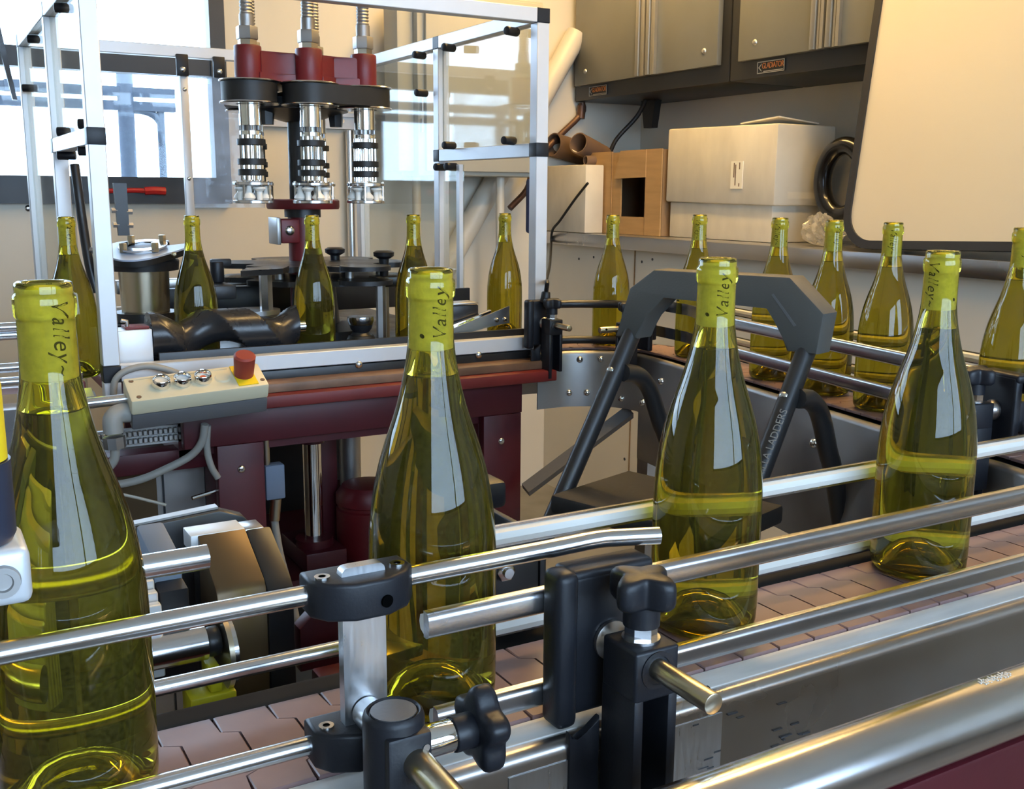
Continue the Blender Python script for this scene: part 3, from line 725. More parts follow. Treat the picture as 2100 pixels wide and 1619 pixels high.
for a in (20, 110, 200, 290):
    p = MK @ Vector((0.046*math.cos(math.radians(a)), 0.046*math.sin(math.radians(a)), 0.0045))
    q = MB().cyl(p, p+Vector((0, 0, 0.020)), 0.008, n=6, bev=0.0015).obj('stud_nut', 'brass_steel', t)
for x, z in ((0.44, 0.206), (0.485, 0.216)): bolt(t, (x, 2.253, z), (0, -1, 0), 0.006, 0.006, 'brass_steel', 'screw')
# dark upright arms left of the drum
t = thing('sensor_arm', 'black upright bar with paired bolts behind the left guard post', 'bracket', (0.41, 2.414, 0.25))
MB().prism([(0.400, 0.362), (0.427, 0.362), (0.427, 0.250), (0.404, 0.250)], 0, 0.012, XZ(2.42)).obj('bar', 'black_metal', t)
for x, z in ((0.399, 0.304), (0.430, 0.301), (0.401, 0.273), (0.430, 0.272)):
    cyl('bolt', 'steel_old', (x-0.006, 2.414, z), (x+0.006, 2.414, z), 0.0065, t, 6)
t = thing('curved_arm', 'curved black arm between the guard post and the left bottle', 'bracket', (0.31, 2.5, 0.1))
tube('arm', 'black_metal', [(0.329, 2.44, 0.40), (0.331, 2.43, 0.35), (0.334, 2.42, 0.28), (0.338, 2.40, 0.20), (0.347, 2.39, 0.13)], 0.010, t, 8)
for z in (0.22, 0.165): cyl('bolt', 'steel_old', (0.335, 2.405, z), (0.352, 2.40, z), 0.008, t, 6)
tag(MB().tube([(0.58, YB-0.034, 0.345), (0.66, YB-0.034, 0.347), (0.70, YB-0.036, 0.345)], 0.008, 8).tube([(0.69, YB-0.036, 0.345), (0.72, YB-0.037, 0.347), (0.755, YB-0.036, 0.345)], 0.013, 8).obj('screwdriver', 'red_tool'), 'red handled tool lying along the dark window sill', 'hand tool')

tag(MB().prism([(0.160, 1.48), (0.188, 1.48), (0.318, 0.60), (0.306, 0.60)], 0, 0.02, XZ(3.42)).obj('slanted_strut', 'dark_plate'), 'dark slanted strut in the top left corner before the window', 'strut')
t = thing('power_cord', 'thin black cord hanging from the counter boxes to the bend', 'cable', (2.2, 3.3, 0.37))
tube('cord', 'cable_black', [(2.205, 3.27, 0.385), (2.195, 3.34, 0.325), (2.188, 3.43, 0.245), (2.185, 3.48, 0.205), (2.18, 3.48, 0.15), (1.95, 3.12, 0.10), (1.5, 2.42, 0.11), (1.222, 1.965, 0.155), (1.217, 1.96, 0.135)], 0.005, t, 8)
cyl('plug', 'cable_black', (1.2165, 1.96, 0.134), (1.214, 1.96, 0.108), 0.010, t, 10, 0.003, r1=0.012)
# star wheels and guides
t = thing('star_wheel', 'black two tier star wheel around the red column', 'star wheel', (0.86, 2.46, 0.0))
def starpoly(r, n, depth, off=0.0):
    P = []
    for i in range(144):
        a = 2*PI*i/144; k = math.cos(n*(a-off)); P.append(((r-depth*max(0, k)**1.5)*math.cos(a), (r-depth*max(0, k)**1.5)*math.sin(a)))
    return P
MS = Matrix.Translation((0.86, 2.46, 0))
for z in (0.135, 0.168): MB().prism(starpoly(0.215, 6, 0.055, 0.2), z, z+0.012, MS).obj('disc', 'dark_plate', t)
MB().lathe([(0, 0.001), (0.13, 0.001), (0.13, 0.02), (0.06, 0.03), (0.05, 0.134), (0, 0.134)], 32, MS).obj('hub', 'black_metal', t)
for a in range(6):
    p = MS @ Vector((0.16*math.cos(a*PI/3+0.72), 0.16*math.sin(a*PI/3+0.72), 0.148))
    cyl('spacer', 'steel_old', p, p+Vector((0, 0, 0.019)), 0.010, t, 12)
t = thing('guide_table', 'dark grey guide arms and posts beside the star wheel', 'guide', (0.85, 2.3, 0.0))
box('guide_arm', 'dark_plate', 0.955, 1.12, 2.30, 2.345, 0.125, 0.150, t, 0.003)
box('guide_arm', 'dark_plate', 0.56, 0.62, 2.28, 2.42, 0.115, 0.145, t, 0.003)
for x, y, zt in ((0.925, 2.20, 0.150), (0.985, 2.32, 0.150)):
    cyl('guide_post', 'steel_old', (x, y, 0.001), (x, y, zt), 0.011, t, 6)
q = MB().lathe([(0, 0.150), (0.010, 0.150), (0.012, 0.190), (0.024, 0.197), (0.025, 0.206), (0.018, 0.210), (0, 0.210)], 20, Matrix.Translation((0.985, 2.32, 0.0005))).obj('knob', 'black_plastic', t)
MB().lathe([(0, 0.150), (0.010, 0.150), (0.012, 0.190), (0.024, 0.197), (0.025, 0.206), (0.018, 0.210), (0, 0.210)], 20, Matrix.Translation((0.930, 2.50, 0.0005))).obj('knob', 'black_plastic', t)
cyl('wing_knob', 'black_plastic', (0.600, 2.36, 0.1455), (0.600, 2.36, 0.192), 0.015, t, 14, 0.003)
box('wing', 'black_plastic', 0.585, 0.632, 2.353, 2.367, 0.180, 0.198, t, 0.004)
for z, rr in ((0.140, 0.062), (0.172, 0.058)): MB().lathe([(0, z), (rr, z), (rr, z+0.010), (0, z+0.010)], 30, Matrix.Translation((0.905, 2.24, 0))).obj('guide_disc', 'dark_plate', t)
MB().prism([(0.600, 2.17), (0.700, 2.20), (0.740, 2.28), (0.640, 2.26)], 0.172, 0.184).obj('guide_flap', 'dark_plate', t)
box('back_guide', 'black_metal', 0.55, 1.20, 2.70, 2.73, 0.03, 0.105, t, 0.004)
box('back_rail', 'steel_sheet', 0.45, 1.20, 2.76, 2.79, 0.09, 0.125, t, 0.003)
t = thing('hex_standoff', 'tall steel hexagon post on a round foot between two bottles', 'post', (0.682, 2.27, 0.0))
MB().lathe([(0, 0.001), (0.05, 0.001), (0.052, 0.06), (0.046, 0.078), (0, 0.078)], 28, Matrix.Translation((0.672, 2.28, 0))).obj('foot', 'dark_plate', t)
MB().lathe([(0, 0.0785), (0.055, 0.0785), (0.055, 0.088), (0, 0.088)], 30, Matrix.Translation((0.665, 2.30, 0))).obj('foot_ring', 'steel_old', t)
cyl('post', 'steel', (0.682, 2.27, 0.0885), (0.682, 2.27, 0.168), 0.0145, t, 6)
cyl('cap_washer', 'red_tool', (0.682, 2.27, 0.1685), (0.682, 2.27, 0.1715), 0.010, t, 14)
t = thing('drive_pulley', 'black stepped pulley with a steel rim right of the middle bottle', 'pulley', (0.862, 2.17, 0.0))
MP = Matrix.Translation((0.862, 2.165, 0))
MB().lathe([(0, 0.001), (0.046, 0.001), (0.048, 0.016), (0.034, 0.022), (0.030, 0.030), (0.028, 0.034), (0, 0.034)], 30, MP).obj('base', 'rubber', t)
MB().lathe([(0, 0.0345), (0.024, 0.0345), (0.018, 0.042), (0.024, 0.050), (0.026, 0.058), (0, 0.058)], 30, MP).obj('groove', 'black_metal', t)
MB().lathe([(0, 0.0585), (0.027, 0.0585), (0.030, 0.068), (0.029, 0.076), (0, 0.076)], 30, MP).obj('rim', 'steel', t)
# chrome chute on the right
t = thing('exit_chute', 'polished steel chute with bolts at the right end of the machine', 'chute', (1.10, 2.07, 0.0))
MB().prism([(1.02, 0.045), (1.135, 0.080), (1.180, 0.094), (1.180, 0.056), (1.135, 0.050), (1.02, 0.030)], 0, 0.004, XZ(2.062)).obj('side_plate', 'steel_sheet', t)
MB().prism([(1.015, 0.052), (1.138, 0.086), (1.138, 0.050), (1.015, 0.030)], 0, 0.018, XZ(2.082), 0.004).obj('slide', 'chrome', t)
box('clamp_block', 'black_metal', 1.045, 1.115, 2.085, 2.13, 0.06, 0.098, t, 0.003)
box('clamp_cap', 'steel_sheet', 1.047, 1.113, 2.083, 2.132, 0.0985, 0.104, t, 0.002)
for x in (1.147, 1.168): bolt(t, (x, 2.058, 0.064), (0, -1, 0), 0.006, 0.006, 'steel', 'screw')
box('back_plate', 'black_metal', 1.14, 1.205, 2.30, 2.31, 0.0, 0.115, t)

# turret: red casting, spindles, belts, column
t = thing('turret_head', 'dark red turret casting on a column with flexible conduits above', 'machine head', (0.85, 2.46, 0.0))
CX, CY = 0.845, 2.47
SP = [(0.690, 2.365), (0.822, 2.345), (0.965, 2.375), (0.765, 2.60), (0.925, 2.60)]
P = []
order = sorted(SP, key=lambda p: math.atan2(p[1]-CY, p[0]-CX))
b = MB()
poly = []
for i in range(len(order)):
    p, q = order[i], order[(i+1) % len(order)]
    dx, dy = p[0]-CX, p[1]-CY; L = math.hypot(dx, dy); ux, uy = dx/L, dy/L
    poly += [(p[0]-uy*-0.032, p[1]+ux*-0.032), (p[0]-uy*0.032, p[1]+ux*0.032)]
    mx, my = (p[0]+q[0])/2, (p[1]+q[1])/2
    poly.append((mx+(CX-mx)*0.03, my+(CY-my)*0.03))
b.prism(poly, 0.588, 0.604, None, 0.003)
b.prism([(CX+(x-CX)*0.96, CY+(y-CY)*0.96) for x, y in poly], 0.600, 0.650, None, 0.006)
for x, y in SP: b.cyl((x, y, 0.586), (x, y, 0.6605), 0.030, n=22, bev=0.004)
b.obj('casting', 'red_cast', t)
cyl('column', 'red_cast', (CX+0.008, CY+0.04, 0.03), (CX+0.008, CY+0.04, 0.305), 0.036, t, 24)
MB().lathe([(0, 0.305), (0.086, 0.305), (0.088, 0.310), (0.088, 0.325), (0.084, 0.328), (0, 0.328)], 44, Matrix.Translation((CX+0.01, CY+0.04, 0))).obj('flange', 'red_cast', t)
cyl('neck', 'black_metal', (CX+0.008, CY+0.04, 0.285), (CX+0.008, CY+0.04, 0.3049), 0.044, t, 24)
cyl('upper_shaft', 'black_metal', (CX+0.008, CY+0.04, 0.3285), (CX+0.008, CY+0.04, 0.588), 0.030, t, 24)
MB().lathe([(0.031, 0.51), (0.12, 0.535), (0.12, 0.56), (0.031, 0.58)], 36, Matrix.Translation((CX, CY+0.03, 0))).obj('hub_disc', 'black_metal', t)
q = box('clamp_lug', 'red_cast', CX-0.066, CX-0.02, CY-0.02, CY+0.05, 0.225, 0.282, t, 0.004)
box('clamp_plate', 'steel_old', CX-0.076, CX-0.0665, CY-0.02, CY+0.05, 0.222, 0.286, q, 0.002)
bolt(q, (CX-0.045, CY-0.021, 0.255), (0, -1, 0), 0.012, 0.004, 'steel', 'screw')
for x in (0.76, 0.93):
    MB().lathe([(0, 0.50), (0.016, 0.50), (0.018, 0.52), (0.018, 0.535), (0, 0.535)], 6, Matrix.Translation((x, 2.47, 0))).obj('hub_nut', 'black_metal', t)
for i, (x, y) in enumerate(SP):
    b = MB()
    b.cyl((x, y, 0.661), (x, y, 0.672), 0.021, n=6)
    q = b.obj('base_nut', 'brass_steel', t)
    h = MB().cyl((x, y, 0.6722), (x, y, 0.700), 0.024, n=6, bev=0.002).cyl((x, y, 0.700), (x, y, 0.725), 0.016, n=18).obj('conduit_fitting', 'steel_old', t)
    pr = []
    z = 0.725
    while z < 1.20:
        pr += [(0.0125, z), (0.0145, z+0.0025), (0.0145, z+0.0045), (0.0125, z+0.007)]; z += 0.0072
    MB().lathe(pr, 14, Matrix.Translation((x, y, 0))).obj('flexible_conduit', 'steel_old', t, angle=60)
def belt(p, q, r, name='drive_belt', z0=0.541, z1=0.582):
    # flat belt around two equal pulleys
    p, q = Vector((*p, 0)), Vector((*q, 0)); d = (q-p).normalized(); nn = Vector((-d.y, d.x, 0)); poly = []
    for i in range(13):
        a = math.radians(-90+180*i/12); poly.append(q + d*r*math.cos(a) + nn*r*math.sin(a))
    for i in range(13):
        a = math.radians(90+180*i/12); poly.append(p + d*r*math.cos(a) + nn*r*math.sin(a))
    return MB().prism([(v.x, v.y) for v in poly], z0, z1).obj(name, 'rubber', t)
belt(SP[1], SP[2], 0.0605); belt(SP[0], SP[3], 0.0605)
def spindle(x, y, label, rot):
    s = thing('crimping_spindle', label, 'spindle', (x, y, 0.34), 'crimping spindles under the turret', rot)
    A = MB().lathe([(0.026, 0.243), (0.0635, 0.243), (0.0655, 0.245), (0.0635, 0.247), (0.026, 0.247)], 40).obj('pulley_rim', 'steel', s, True)
    MB().lathe([(0.03, 0.196), (0.0635, 0.196), (0.0655, 0.198), (0.0635, 0.2005), (0.03, 0.2005)], 40).obj('pulley_rim', 'steel', s, True)
    MB().lathe([(0, 0.150), (0.0245, 0.150), (0.0245, 0.1955), (0, 0.1955)], 30).obj('sleeve', 'chrome', s, True)
    b = MB()
    for k in range(7): b.cyl((0.0215*math.cos(k*0.9), 0.0215*math.sin(k*0.9), 0.140), (0.0215*math.cos(k*0.9), 0.0215*math.sin(k*0.9), 0.1495), 0.0036, n=8)
    b.lathe([(0, 0.1385), (0.017, 0.1385), (0.017, 0.1498), (0, 0.1498)], 20); b.obj('slotted_ring', 'steel_old', s, True)
    MB().lathe([(0, 0.130), (0.0245, 0.130), (0.0245, 0.138), (0, 0.138)], 30).obj('collar', 'chrome', s, True)
    b = MB()
    b.lathe([(0, 0.032), (0.0175, 0.032), (0.0175, 0.1298), (0, 0.1298)], 24); b.obj('core', 'chrome', s, True)
    for k in range(8):
        a = 2*PI*k/8
        cyl('rod', 'chrome', (0.0225*math.cos(a), 0.0225*math.sin(a), 0.030), (0.0225*math.cos(a), 0.0225*math.sin(a), 0.1298), 0.0038, s, 8, local=True)
    for z in (0.107, 0.064, 0.041):
        MB().lathe([(0.0268, z), (0.0315, z+0.001), (0.0315, z+0.0135), (0.0268, z+0.0145)], 30).obj('rubber_ring', 'rubber', s, True)
    for z in (0.020, -0.020):
        MB().lathe([(0.018, z), (0.044, z), (0.045, z+0.001), (0.045, z+0.006), (0.044, z+0.007), (0.018, z+0.007)], 40).obj('roller_plate', 'steel', s, True)
    for k in range(4):
        a = 2*PI*(k+0.5)/4
        cyl('stay', 'chrome', (0.040*math.cos(a), 0.040*math.sin(a), -0.013), (0.040*math.cos(a), 0.040*math.sin(a), 0.030), 0.0028, s, 8, local=True)
    for k in range(8):
        a = 2*PI*k/8 + 0.2; M = Matrix.Translation((0.030*math.cos(a), 0.030*math.sin(a), 0))
        if k % 2: pr = [(0, -0.0125), (0.010, -0.0125), (0.0145, -0.008), (0.013, -0.003), (0.007, 0.004), (0.005, 0.019), (0, 0.019)]
        else: pr = [(0, -0.0125), (0.0065, -0.0125), (0.0065, 0.006), (0.0135, 0.012), (0.0135, 0.0155), (0, 0.0195)]
        MB().lathe(pr, 16, M).obj('roller', 'nylon', s, True)
    return s
s0 = spindle(*SP[0], 'polished crimping spindle hanging at the left of the red turret', 0.0)
def spin_copy(i, label, rot):
    c = copy_tree(s0); c.location = (*SP[i], 0.34); c.rotation_euler = (0, 0, rot); c['label'] = label
spin_copy(1, 'polished crimping spindle hanging at the middle of the red turret', 0.7)
spin_copy(2, 'polished crimping spindle hanging at the right of the red turret', 0.35)
spin_copy(3, 'crimping spindle half hidden behind the left front spindle', 0.5)
spin_copy(4, 'crimping spindle half hidden behind the middle front spindle', 0.1)

# control box on an arm
cb = thing('control_box', 'cream push button box with red stop knob on the machine front', 'control box', (0.435, 1.86, -0.03))
MX = Matrix.Translation((0.430, 1.868, 0.003)) @ Matrix.Rotation(math.radians(-2.5), 4, 'Y') @ Matrix.Rotation(math.radians(25), 4, 'X')
MB().box(-0.120, 0.120, -0.036, 0.036, -0.018, 0.012, 0.004, 2, MX).obj('cover', 'cream_plastic', cb)
MB().box(-0.119, 0.119, -0.035, 0.035, -0.050, -0.0185, 0.003, 2, MX).obj('base', 'grey_plastic', cb)
b = MB(); b.box(-0.11, 0.060, 0.026, 0.029, 0.012, 0.0135, M=MX); b.obj('ridge', 'cream_plastic', cb)
for k, (x, mm) in enumerate(((-0.062, 'button_white'), (-0.026, 'button_blue'), (0.010, 'button_orange'))):
    q = MB().lathe([(0.0115, 0.012), (0.0150, 0.012), (0.0162, 0.015), (0.0150, 0.026), (0.0135, 0.028), (0.0118, 0.026), (0.0115, 0.018)], 26, MX @ Matrix.Translation((x, 0, 0))).obj('button_ring', 'chrome', cb)
    MB().lathe([(0, 0.022 if k < 2 else 0.019), (0.0112, 0.0215 if k < 2 else 0.0185), (0.0112, 0.0122), (0, 0.0122)], 22, MX @ Matrix.Translation((x, 0, 0))).obj('button', mm if k < 2 else 'button_white', q)
    if k == 2: MB().lathe([(0, 0.0205), (0.0055, 0.020), (0.0055, 0.0186), (0, 0.0186)], 16, MX @ Matrix.Translation((x, 0, 0))).obj('button_centre', 'button_orange', q)
MB().lathe([(0, 0.0155), (0.012, 0.015), (0.0145, 0.0122), (0, 0.0122)], 24, MX @ Matrix.Translation((0.045, 0, 0))).obj('blanking_plug', 'cream_plastic', cb)
MB().box(0.066, 0.102, -0.031, 0.032, 0.0121, 0.0135, M=MX).obj('stop_plate', 'yellow', cb)
MB().lathe([(0, 0.057), (0.016, 0.0565), (0.0195, 0.053), (0.0185, 0.035), (0.0175, 0.0138), (0, 0.0138)], 30, MX @ Matrix.Translation((0.084, 0.002, 0))).obj('stop_knob', 'button_red', cb)
for x, y in ((-0.108, 0.024), (-0.105, -0.025), (0.112, -0.020)): MB().cyl(MX @ Vector((x, y, 0.0121)), MX @ Vector((x, y, 0.0128)), 0.0042, n=12).obj('cover_screw', 'tube_board', cb)
cyl('mount_arm', 'steel', (0.245, 1.880, -0.012), (0.311, 1.880, -0.010), 0.0095, cb, 16)
cyl('arm_nut', 'steel', (0.252, 1.885, -0.012), (0.252, 1.915, -0.002), 0.014, cb, 6)
tube('cable_elbow', 'cable_grey', [(0.318, 1.87, -0.033), (0.296, 1.866, -0.032), (0.284, 1.862, -0.040), (0.283, 1.86, -0.064)], 0.017, cb, 14)
cyl('gland', 'steel_old', (0.283, 1.86, -0.070), (0.284, 1.86, -0.090), 0.0185, cb, 8)
tube('cable', 'cable_grey', [(0.284, 1.86, -0.090), (0.281, 1.862, -0.112), (0.265, 1.866, -0.130), (0.235, 1.87, -0.15), (0.20, 1.88, -0.17)], 0.008, cb, 10)
tag(tube('white_cable', 'cable_grey', [(0.235, 1.97, -0.005), (0.236, 1.97, -0.03), (0.238, 1.96, -0.055), (0.252, 1.95, -0.070), (0.268, 1.94, -0.092), (0.272, 1.93, -0.115)], 0.005, None, 8), 'short pale cable beside the elbow of the control box', 'cable')
tag(tube('looping_cable', 'cable_grey', [(0.306, 1.985, -0.02), (0.312, 1.985, 0.008), (0.335, 1.983, 0.024), (0.375, 1.98, 0.028), (0.425, 1.965, 0.010), (0.462, 1.94, -0.018), (0.475, 1.92, -0.03)], 0.0062, None, 10), 'grey cable looping over the white rail behind the control box', 'cable')
tag(tube('hanging_cable', 'cable_grey', [(0.455, 1.93, -0.08), (0.450, 1.94, -0.115), (0.43, 1.95, -0.142), (0.385, 1.955, -0.163), (0.335, 1.955, -0.178), (0.28, 1.95, -0.180), (0.22, 1.94, -0.172)], 0.0075, None, 10), 'grey cable hanging in an arc below the control box', 'cable')
tag(tube('short_cable', 'cable_grey', [(0.462, 1.94, -0.085), (0.460, 1.945, -0.13), (0.466, 1.945, -0.165), (0.478, 1.945, -0.19)], 0.0065, None, 10), 'short grey cable dropping beside the red machine leg', 'cable')
tag(tube('cable_tie_end', 'pvc_white', [(0.28, 1.94, -0.188), (0.33, 1.93, -0.205), (0.375, 1.92, -0.222)], 0.003, None, 6), 'thin pale strip below the hanging cable arc', 'cable tie')
q = thing('swivel_clamp', 'red and steel swivel clamp left of the guard post', 'clamp', (0.24, 1.95, -0.01))
box('body', 'red_paint', 0.224, 0.256, 1.95, 1.98, -0.034, 0.016, q, 0.004)
cyl('cap_screw', 'steel', (0.243, 1.965, 0.0165), (0.243, 1.965, 0.030), 0.012, q, 14, 0.002)
cyl('side_screw', 'steel', (0.238, 1.949, -0.03), (0.232, 1.93, -0.032), 0.012, q, 12, 0.002)

# ================================================================ the bottle conveyor
H1 = math.radians(80.8)
def make_path():
    pts = []
    def add(x, y, h): pts.append((x, y, h))
    YA0 = 0.607; n = 80
    for i in range(n): add(-0.90 + (1.09+0.90)*i/n, YA0, 0.0)
    for i in range(24): a = H1*i/24; add(1.09+0.2*math.sin(a), 0.807-0.2*math.cos(a), a)
    sx, sy = 1.09+0.2*math.sin(H1), 0.807-0.2*math.cos(H1); L = 1.0387
    for i in range(50): add(sx+math.cos(H1)*L*i/50, sy+math.sin(H1)*L*i/50, H1)
    ex, ey = sx+math.cos(H1)*L, sy+math.sin(H1)*L; cx, cy = ex-0.21*math.sin(H1), ey+0.21*math.cos(H1)
    for i in range(30): a = H1+(PI-H1)*i/30; add(cx+0.21*math.sin(a), cy-0.21*math.cos(a), a)
    for i in range(6): add(cx-0.05*i/5*1.0, cy+0.21, PI)
    S = [0.0]
    for p, q in zip(pts, pts[1:]): S.append(S[-1]+math.hypot(q[0]-p[0], q[1]-p[1]))
    return pts, S
PATH, PS = make_path()
def lift(s):
    return 0.007*max(0.0, min(1.0, (s-1.95)/0.35))*max(0.0, min(1.0, (3.55-s)/0.35))
def at_s(s):
    s = max(0, min(PS[-1], s)); i = 0
    while i < len(PS)-2 and PS[i+1] < s: i += 1
    t = (s-PS[i])/max(1e-9, PS[i+1]-PS[i]); p, q = PATH[i], PATH[i+1]
    return p[0]+(q[0]-p[0])*t, p[1]+(q[1]-p[1])*t, p[2]+(q[2]-p[2])*t
def run(s0, s1, step=0.03, z=0.0, off=0.0):
    n = max(2, int(abs(s1-s0)/step)); out = []
    for i in range(n+1):
        s = s0+(s1-s0)*i/n; x, y, h = at_s(s); out.append((x-math.sin(h)*off, y+math.cos(h)*off, z+lift(s)))
    return out
SA = lambda x: x+0.90               # arc length of a point on the near straight
cv = thing('bottle_conveyor', 'U shaped slat chain conveyor with steel side channels carrying the bottles', 'conveyor', (0.6, 0.607, FLOOR))
HW = 0.0515
def off_prof(y):
    return 0.0 if abs(y) > 0.027 else 0.012
def plate_mesh():
    p = 0.0375; gap = 0.0018
    ys = [(-HW, 0), (-0.029, 0), (-0.025, 0.012), (0.025, 0.012), (0.029, 0), (HW, 0)]
    poly = [(o+gap/2, y) for y, o in ys] + [(o+p-gap/2, y) for y, o in reversed(ys)]
    poly = poly[::-1]
    b = MB(); b.prism(poly, -0.0045, 0.0, None, 0.0008, 1)
    me = b.mesh('plate', 30); me.materials.append(MATS['belt_plate']); return me
PM = plate_mesh()
s = 0.0
while s < PS[-1]-0.04:
    x, y, h = at_s(s)
    if x > -0.72 or y > 1: 
        o = bpy.data.objects.new('chain_plate', PM); COL.objects.link(o); o.parent = cv; o.matrix_parent_inverse = abs_inv(cv)
        x2, y2, h2 = at_s(s+0.019)
        o.location = (x, y, lift(s)); o.rotation_euler = (0, 0, h2)
    s += 0.0375
def prof_right(h, w0=-0.0745):
    P = [(w0, -0.003), (-0.078, -0.003)]
    for i in range(1, 6): a = math.radians(90*i/5); P.append((-0.078-0.008*math.sin(a), -0.011+0.008*math.cos(a)))
    P += [(-0.086, -h), (-0.0835, -h), (-0.0835, -0.011), (-0.078, -0.0055), (w0, -0.0055)]
    return P
def mirror(P): return [(-a, b) for a, b in reversed(P)]
E1, E2, E3 = PS[-1], SA(1.09), SA(1.09)+0.282+1.0387
MB().sweep(prof_right(0.118), run(0.0, E2+0.05)).obj('near_channel', 'steel_sheet', cv)
MB().sweep([(-0.0525, -0.002), (-0.0525, -0.0048), (-0.0744, -0.0048), (-0.0744, -0.002)], run(0.0, E2+0.05)).obj('wear_strip', 'wear_strip', cv)
MB().sweep(mirror(prof_right(0.118)), run(0.0, E2)).obj('far_channel', 'rubber_matt', cv)
MB().sweep([(0.0525, -0.002), (0.0744, -0.002), (0.0744, -0.0048), (0.0525, -0.0048)], run(0.0, E2)).obj('wear_strip', 'rubber_matt', cv)
MB().sweep(mirror(prof_right(0.235)), run(E2+0.10, E3)).obj('inner_channel', 'steel_old', cv)
MB().sweep(mirror(prof_right(0.13)), run(E3+0.002, E1, 0.012)).obj('curve_channel', 'steel_old', cv)
MB().sweep(prof_right(0.13), run(E2+0.06, E1, 0.015)).obj('outer_channel', 'steel_old', cv)
MB().sweep([(-0.05, -0.012), (0.05, -0.012), (0.05, -0.016), (-0.05, -0.016)], run(0.0, E1, 0.02)).obj('under_track', 'black_metal', cv)
for s, z in ((E3-0.62, -0.055), (E3-0.50, -0.060), (E3-0.36, -0.05), (E3-0.74, -0.075), (E3-0.1, -0.04), (E3-0.2, -0.10), (E3-0.02, -0.10)):
    x, y, h = at_s(s); bolt(cv, (x-math.sin(h)*0.0862, y+math.cos(h)*0.0862, z), (-math.sin(h), math.cos(h), 0), 0.0085, 0.007, 'chrome')
for s, z in ((E3+0.12, -0.02), (E3+0.19, -0.02), (E3+0.27, -0.022), (E3+0.10, -0.105), (E3+0.17, -0.10), (E3+0.24, -0.098), (E3+0.31, -0.098)):
    x, y, h = at_s(s); bolt(cv, (x-math.sin(h)*0.0862, y+math.cos(h)*0.0862, z), (-math.sin(h), math.cos(h), 0), 0.008, 0.006, 'chrome')
# red support beam below the near leg and legs of the frame
box('support_beam', 'red_paint', -0.90, 1.12, 0.535, 0.68, -0.46, -0.150, cv, 0.004)
for x in (-0.75, 0.0, 1.05): box('frame_leg', 'red_paint', x-0.03, x+0.03, 0.575, 0.635, FLOOR, -0.4605, cv)
MB().tube([(1.395, 1.88, -0.14), (1.145, 1.92, -0.30)], 0.018, 4, 0).obj('diagonal_brace', 'grey_plastic', cv)
for x, y in ((1.47, 1.9), (1.40, 1.1)): box('frame_leg', 'steel_old', x-0.02, x+0.02, y-0.02, y+0.02, FLOOR, -0.016, cv)
# scuffs and a repair patch on the near channel face
pq = box('bare_patch', 'alu_plate', 0.30, 0.475, 0.5200, 0.5208, -0.115, -0.016, cv)
rs = random.Random(3)
for k in range(16):
    x = rs.uniform(0.44, 0.56); z = rs.choice((-0.022, -0.045, -0.052, -0.057))+rs.uniform(-0.003, 0.003); L = rs.uniform(0.002, 0.009)
    box('scuff_mark', 'scuff', x, x+L, 0.5196, 0.5199 if x < 0.475 else 0.5209, z, z+rs.uniform(0.0006, 0.0014), cv)

# ---------------------------------------------------------------- guide rails
def d_section(side, w=0.0125, h=0.0175):
    # steel part of the rail: flat outer face, round top; side=-1: outer face to the right of travel
    P = []
    r = 0.005
    pts = [(-w*0.62, -h/2)]
    for i in range(5): a = math.radians(90*i/4); pts.append((-w*0.62-(-r+r*math.cos(PI/2-a)) - r, h/2-r+r*math.cos(a)) )
    outer = []
    for i in range(6):
        a = math.radians(90*i/5); outer.append((-w/2+r-r*math.sin(a), h/2-r+r*math.cos(a)))
    for i in range(6):
        a = math.radians(90*i/5); outer.append((-w/2+r-r*math.cos(a), -h/2+r-r*math.sin(a)))
    P = [(w*0.12, h/2)] + outer + [(w*0.12, -h/2)]
    if side > 0: P = [(-a, b) for a, b in reversed(P)]
    return P
def liner_section(side, w=0.0125, h=0.0135):
    P = [(w*0.13, -h/2), (w*0.5, -h/2+0.002), (w*0.62, 0), (w*0.5, h/2-0.002), (w*0.13, h/2)]
    if side > 0: P = [(-a, b) for a, b in reversed(P)]
    return P
def guide_rail(label, s0, s1, off, z, side, group, step=0.02, tall=0.0175):
    x, y, h = at_s(s0); t = thing('guide_rail', label, 'guide rail', (x-math.sin(h)*off, y+math.cos(h)*off, z), group)
    MB().sweep(d_section(side, h=tall), run(s0, s1, step, z, off)).obj('steel_rail', 'steel_rail', t, angle=30)
    MB().sweep(liner_section(side), run(s0-0.0, s1, step, z, off)).obj('white_liner', 'white_plastic', t, angle=30)
    return t
G1 = 'rectangular guide rails along the near conveyor'
guide_rail('upper flat steel guide rail in front of the two right bottles', SA(0.258), E2+0.06, -0.054, 0.0835, -1, G1)
guide_rail('lower flat steel guide rail just above the chain at near side', SA(0.264), E2+0.06, -0.054, 0.0180, -1, G1)
guide_rail('upper white lined guide rail on the far side of the near chain', SA(0.36), E2, 0.066, 0.0860, 1, G1)
guide_rail('lower guide rail behind the near bottles just above the chain', SA(0.36), E2, 0.066, 0.0125, 1, G1)
G2 = 'guide rails along the far conveyor legs'
S14 = E3-0.32
guide_rail('upper inner guide rail on the right leg behind the step stool', E2+0.22, S14, 0.056, 0.100, 1, G2, tall=0.023)
guide_rail('lower inner guide rail on the right leg behind the step stool', E2+0.22, S14, 0.056, 0.045, 1, G2, tall=0.023)
guide_rail('upper white outer guide rail behind the three far bottles', E2+0.2, E3-0.02, -0.058, 0.100, -1, G2)
guide_rail('lower white outer guide rail behind the three far bottles', E2+0.2, E3-0.02, -0.058, 0.040, -1, G2)
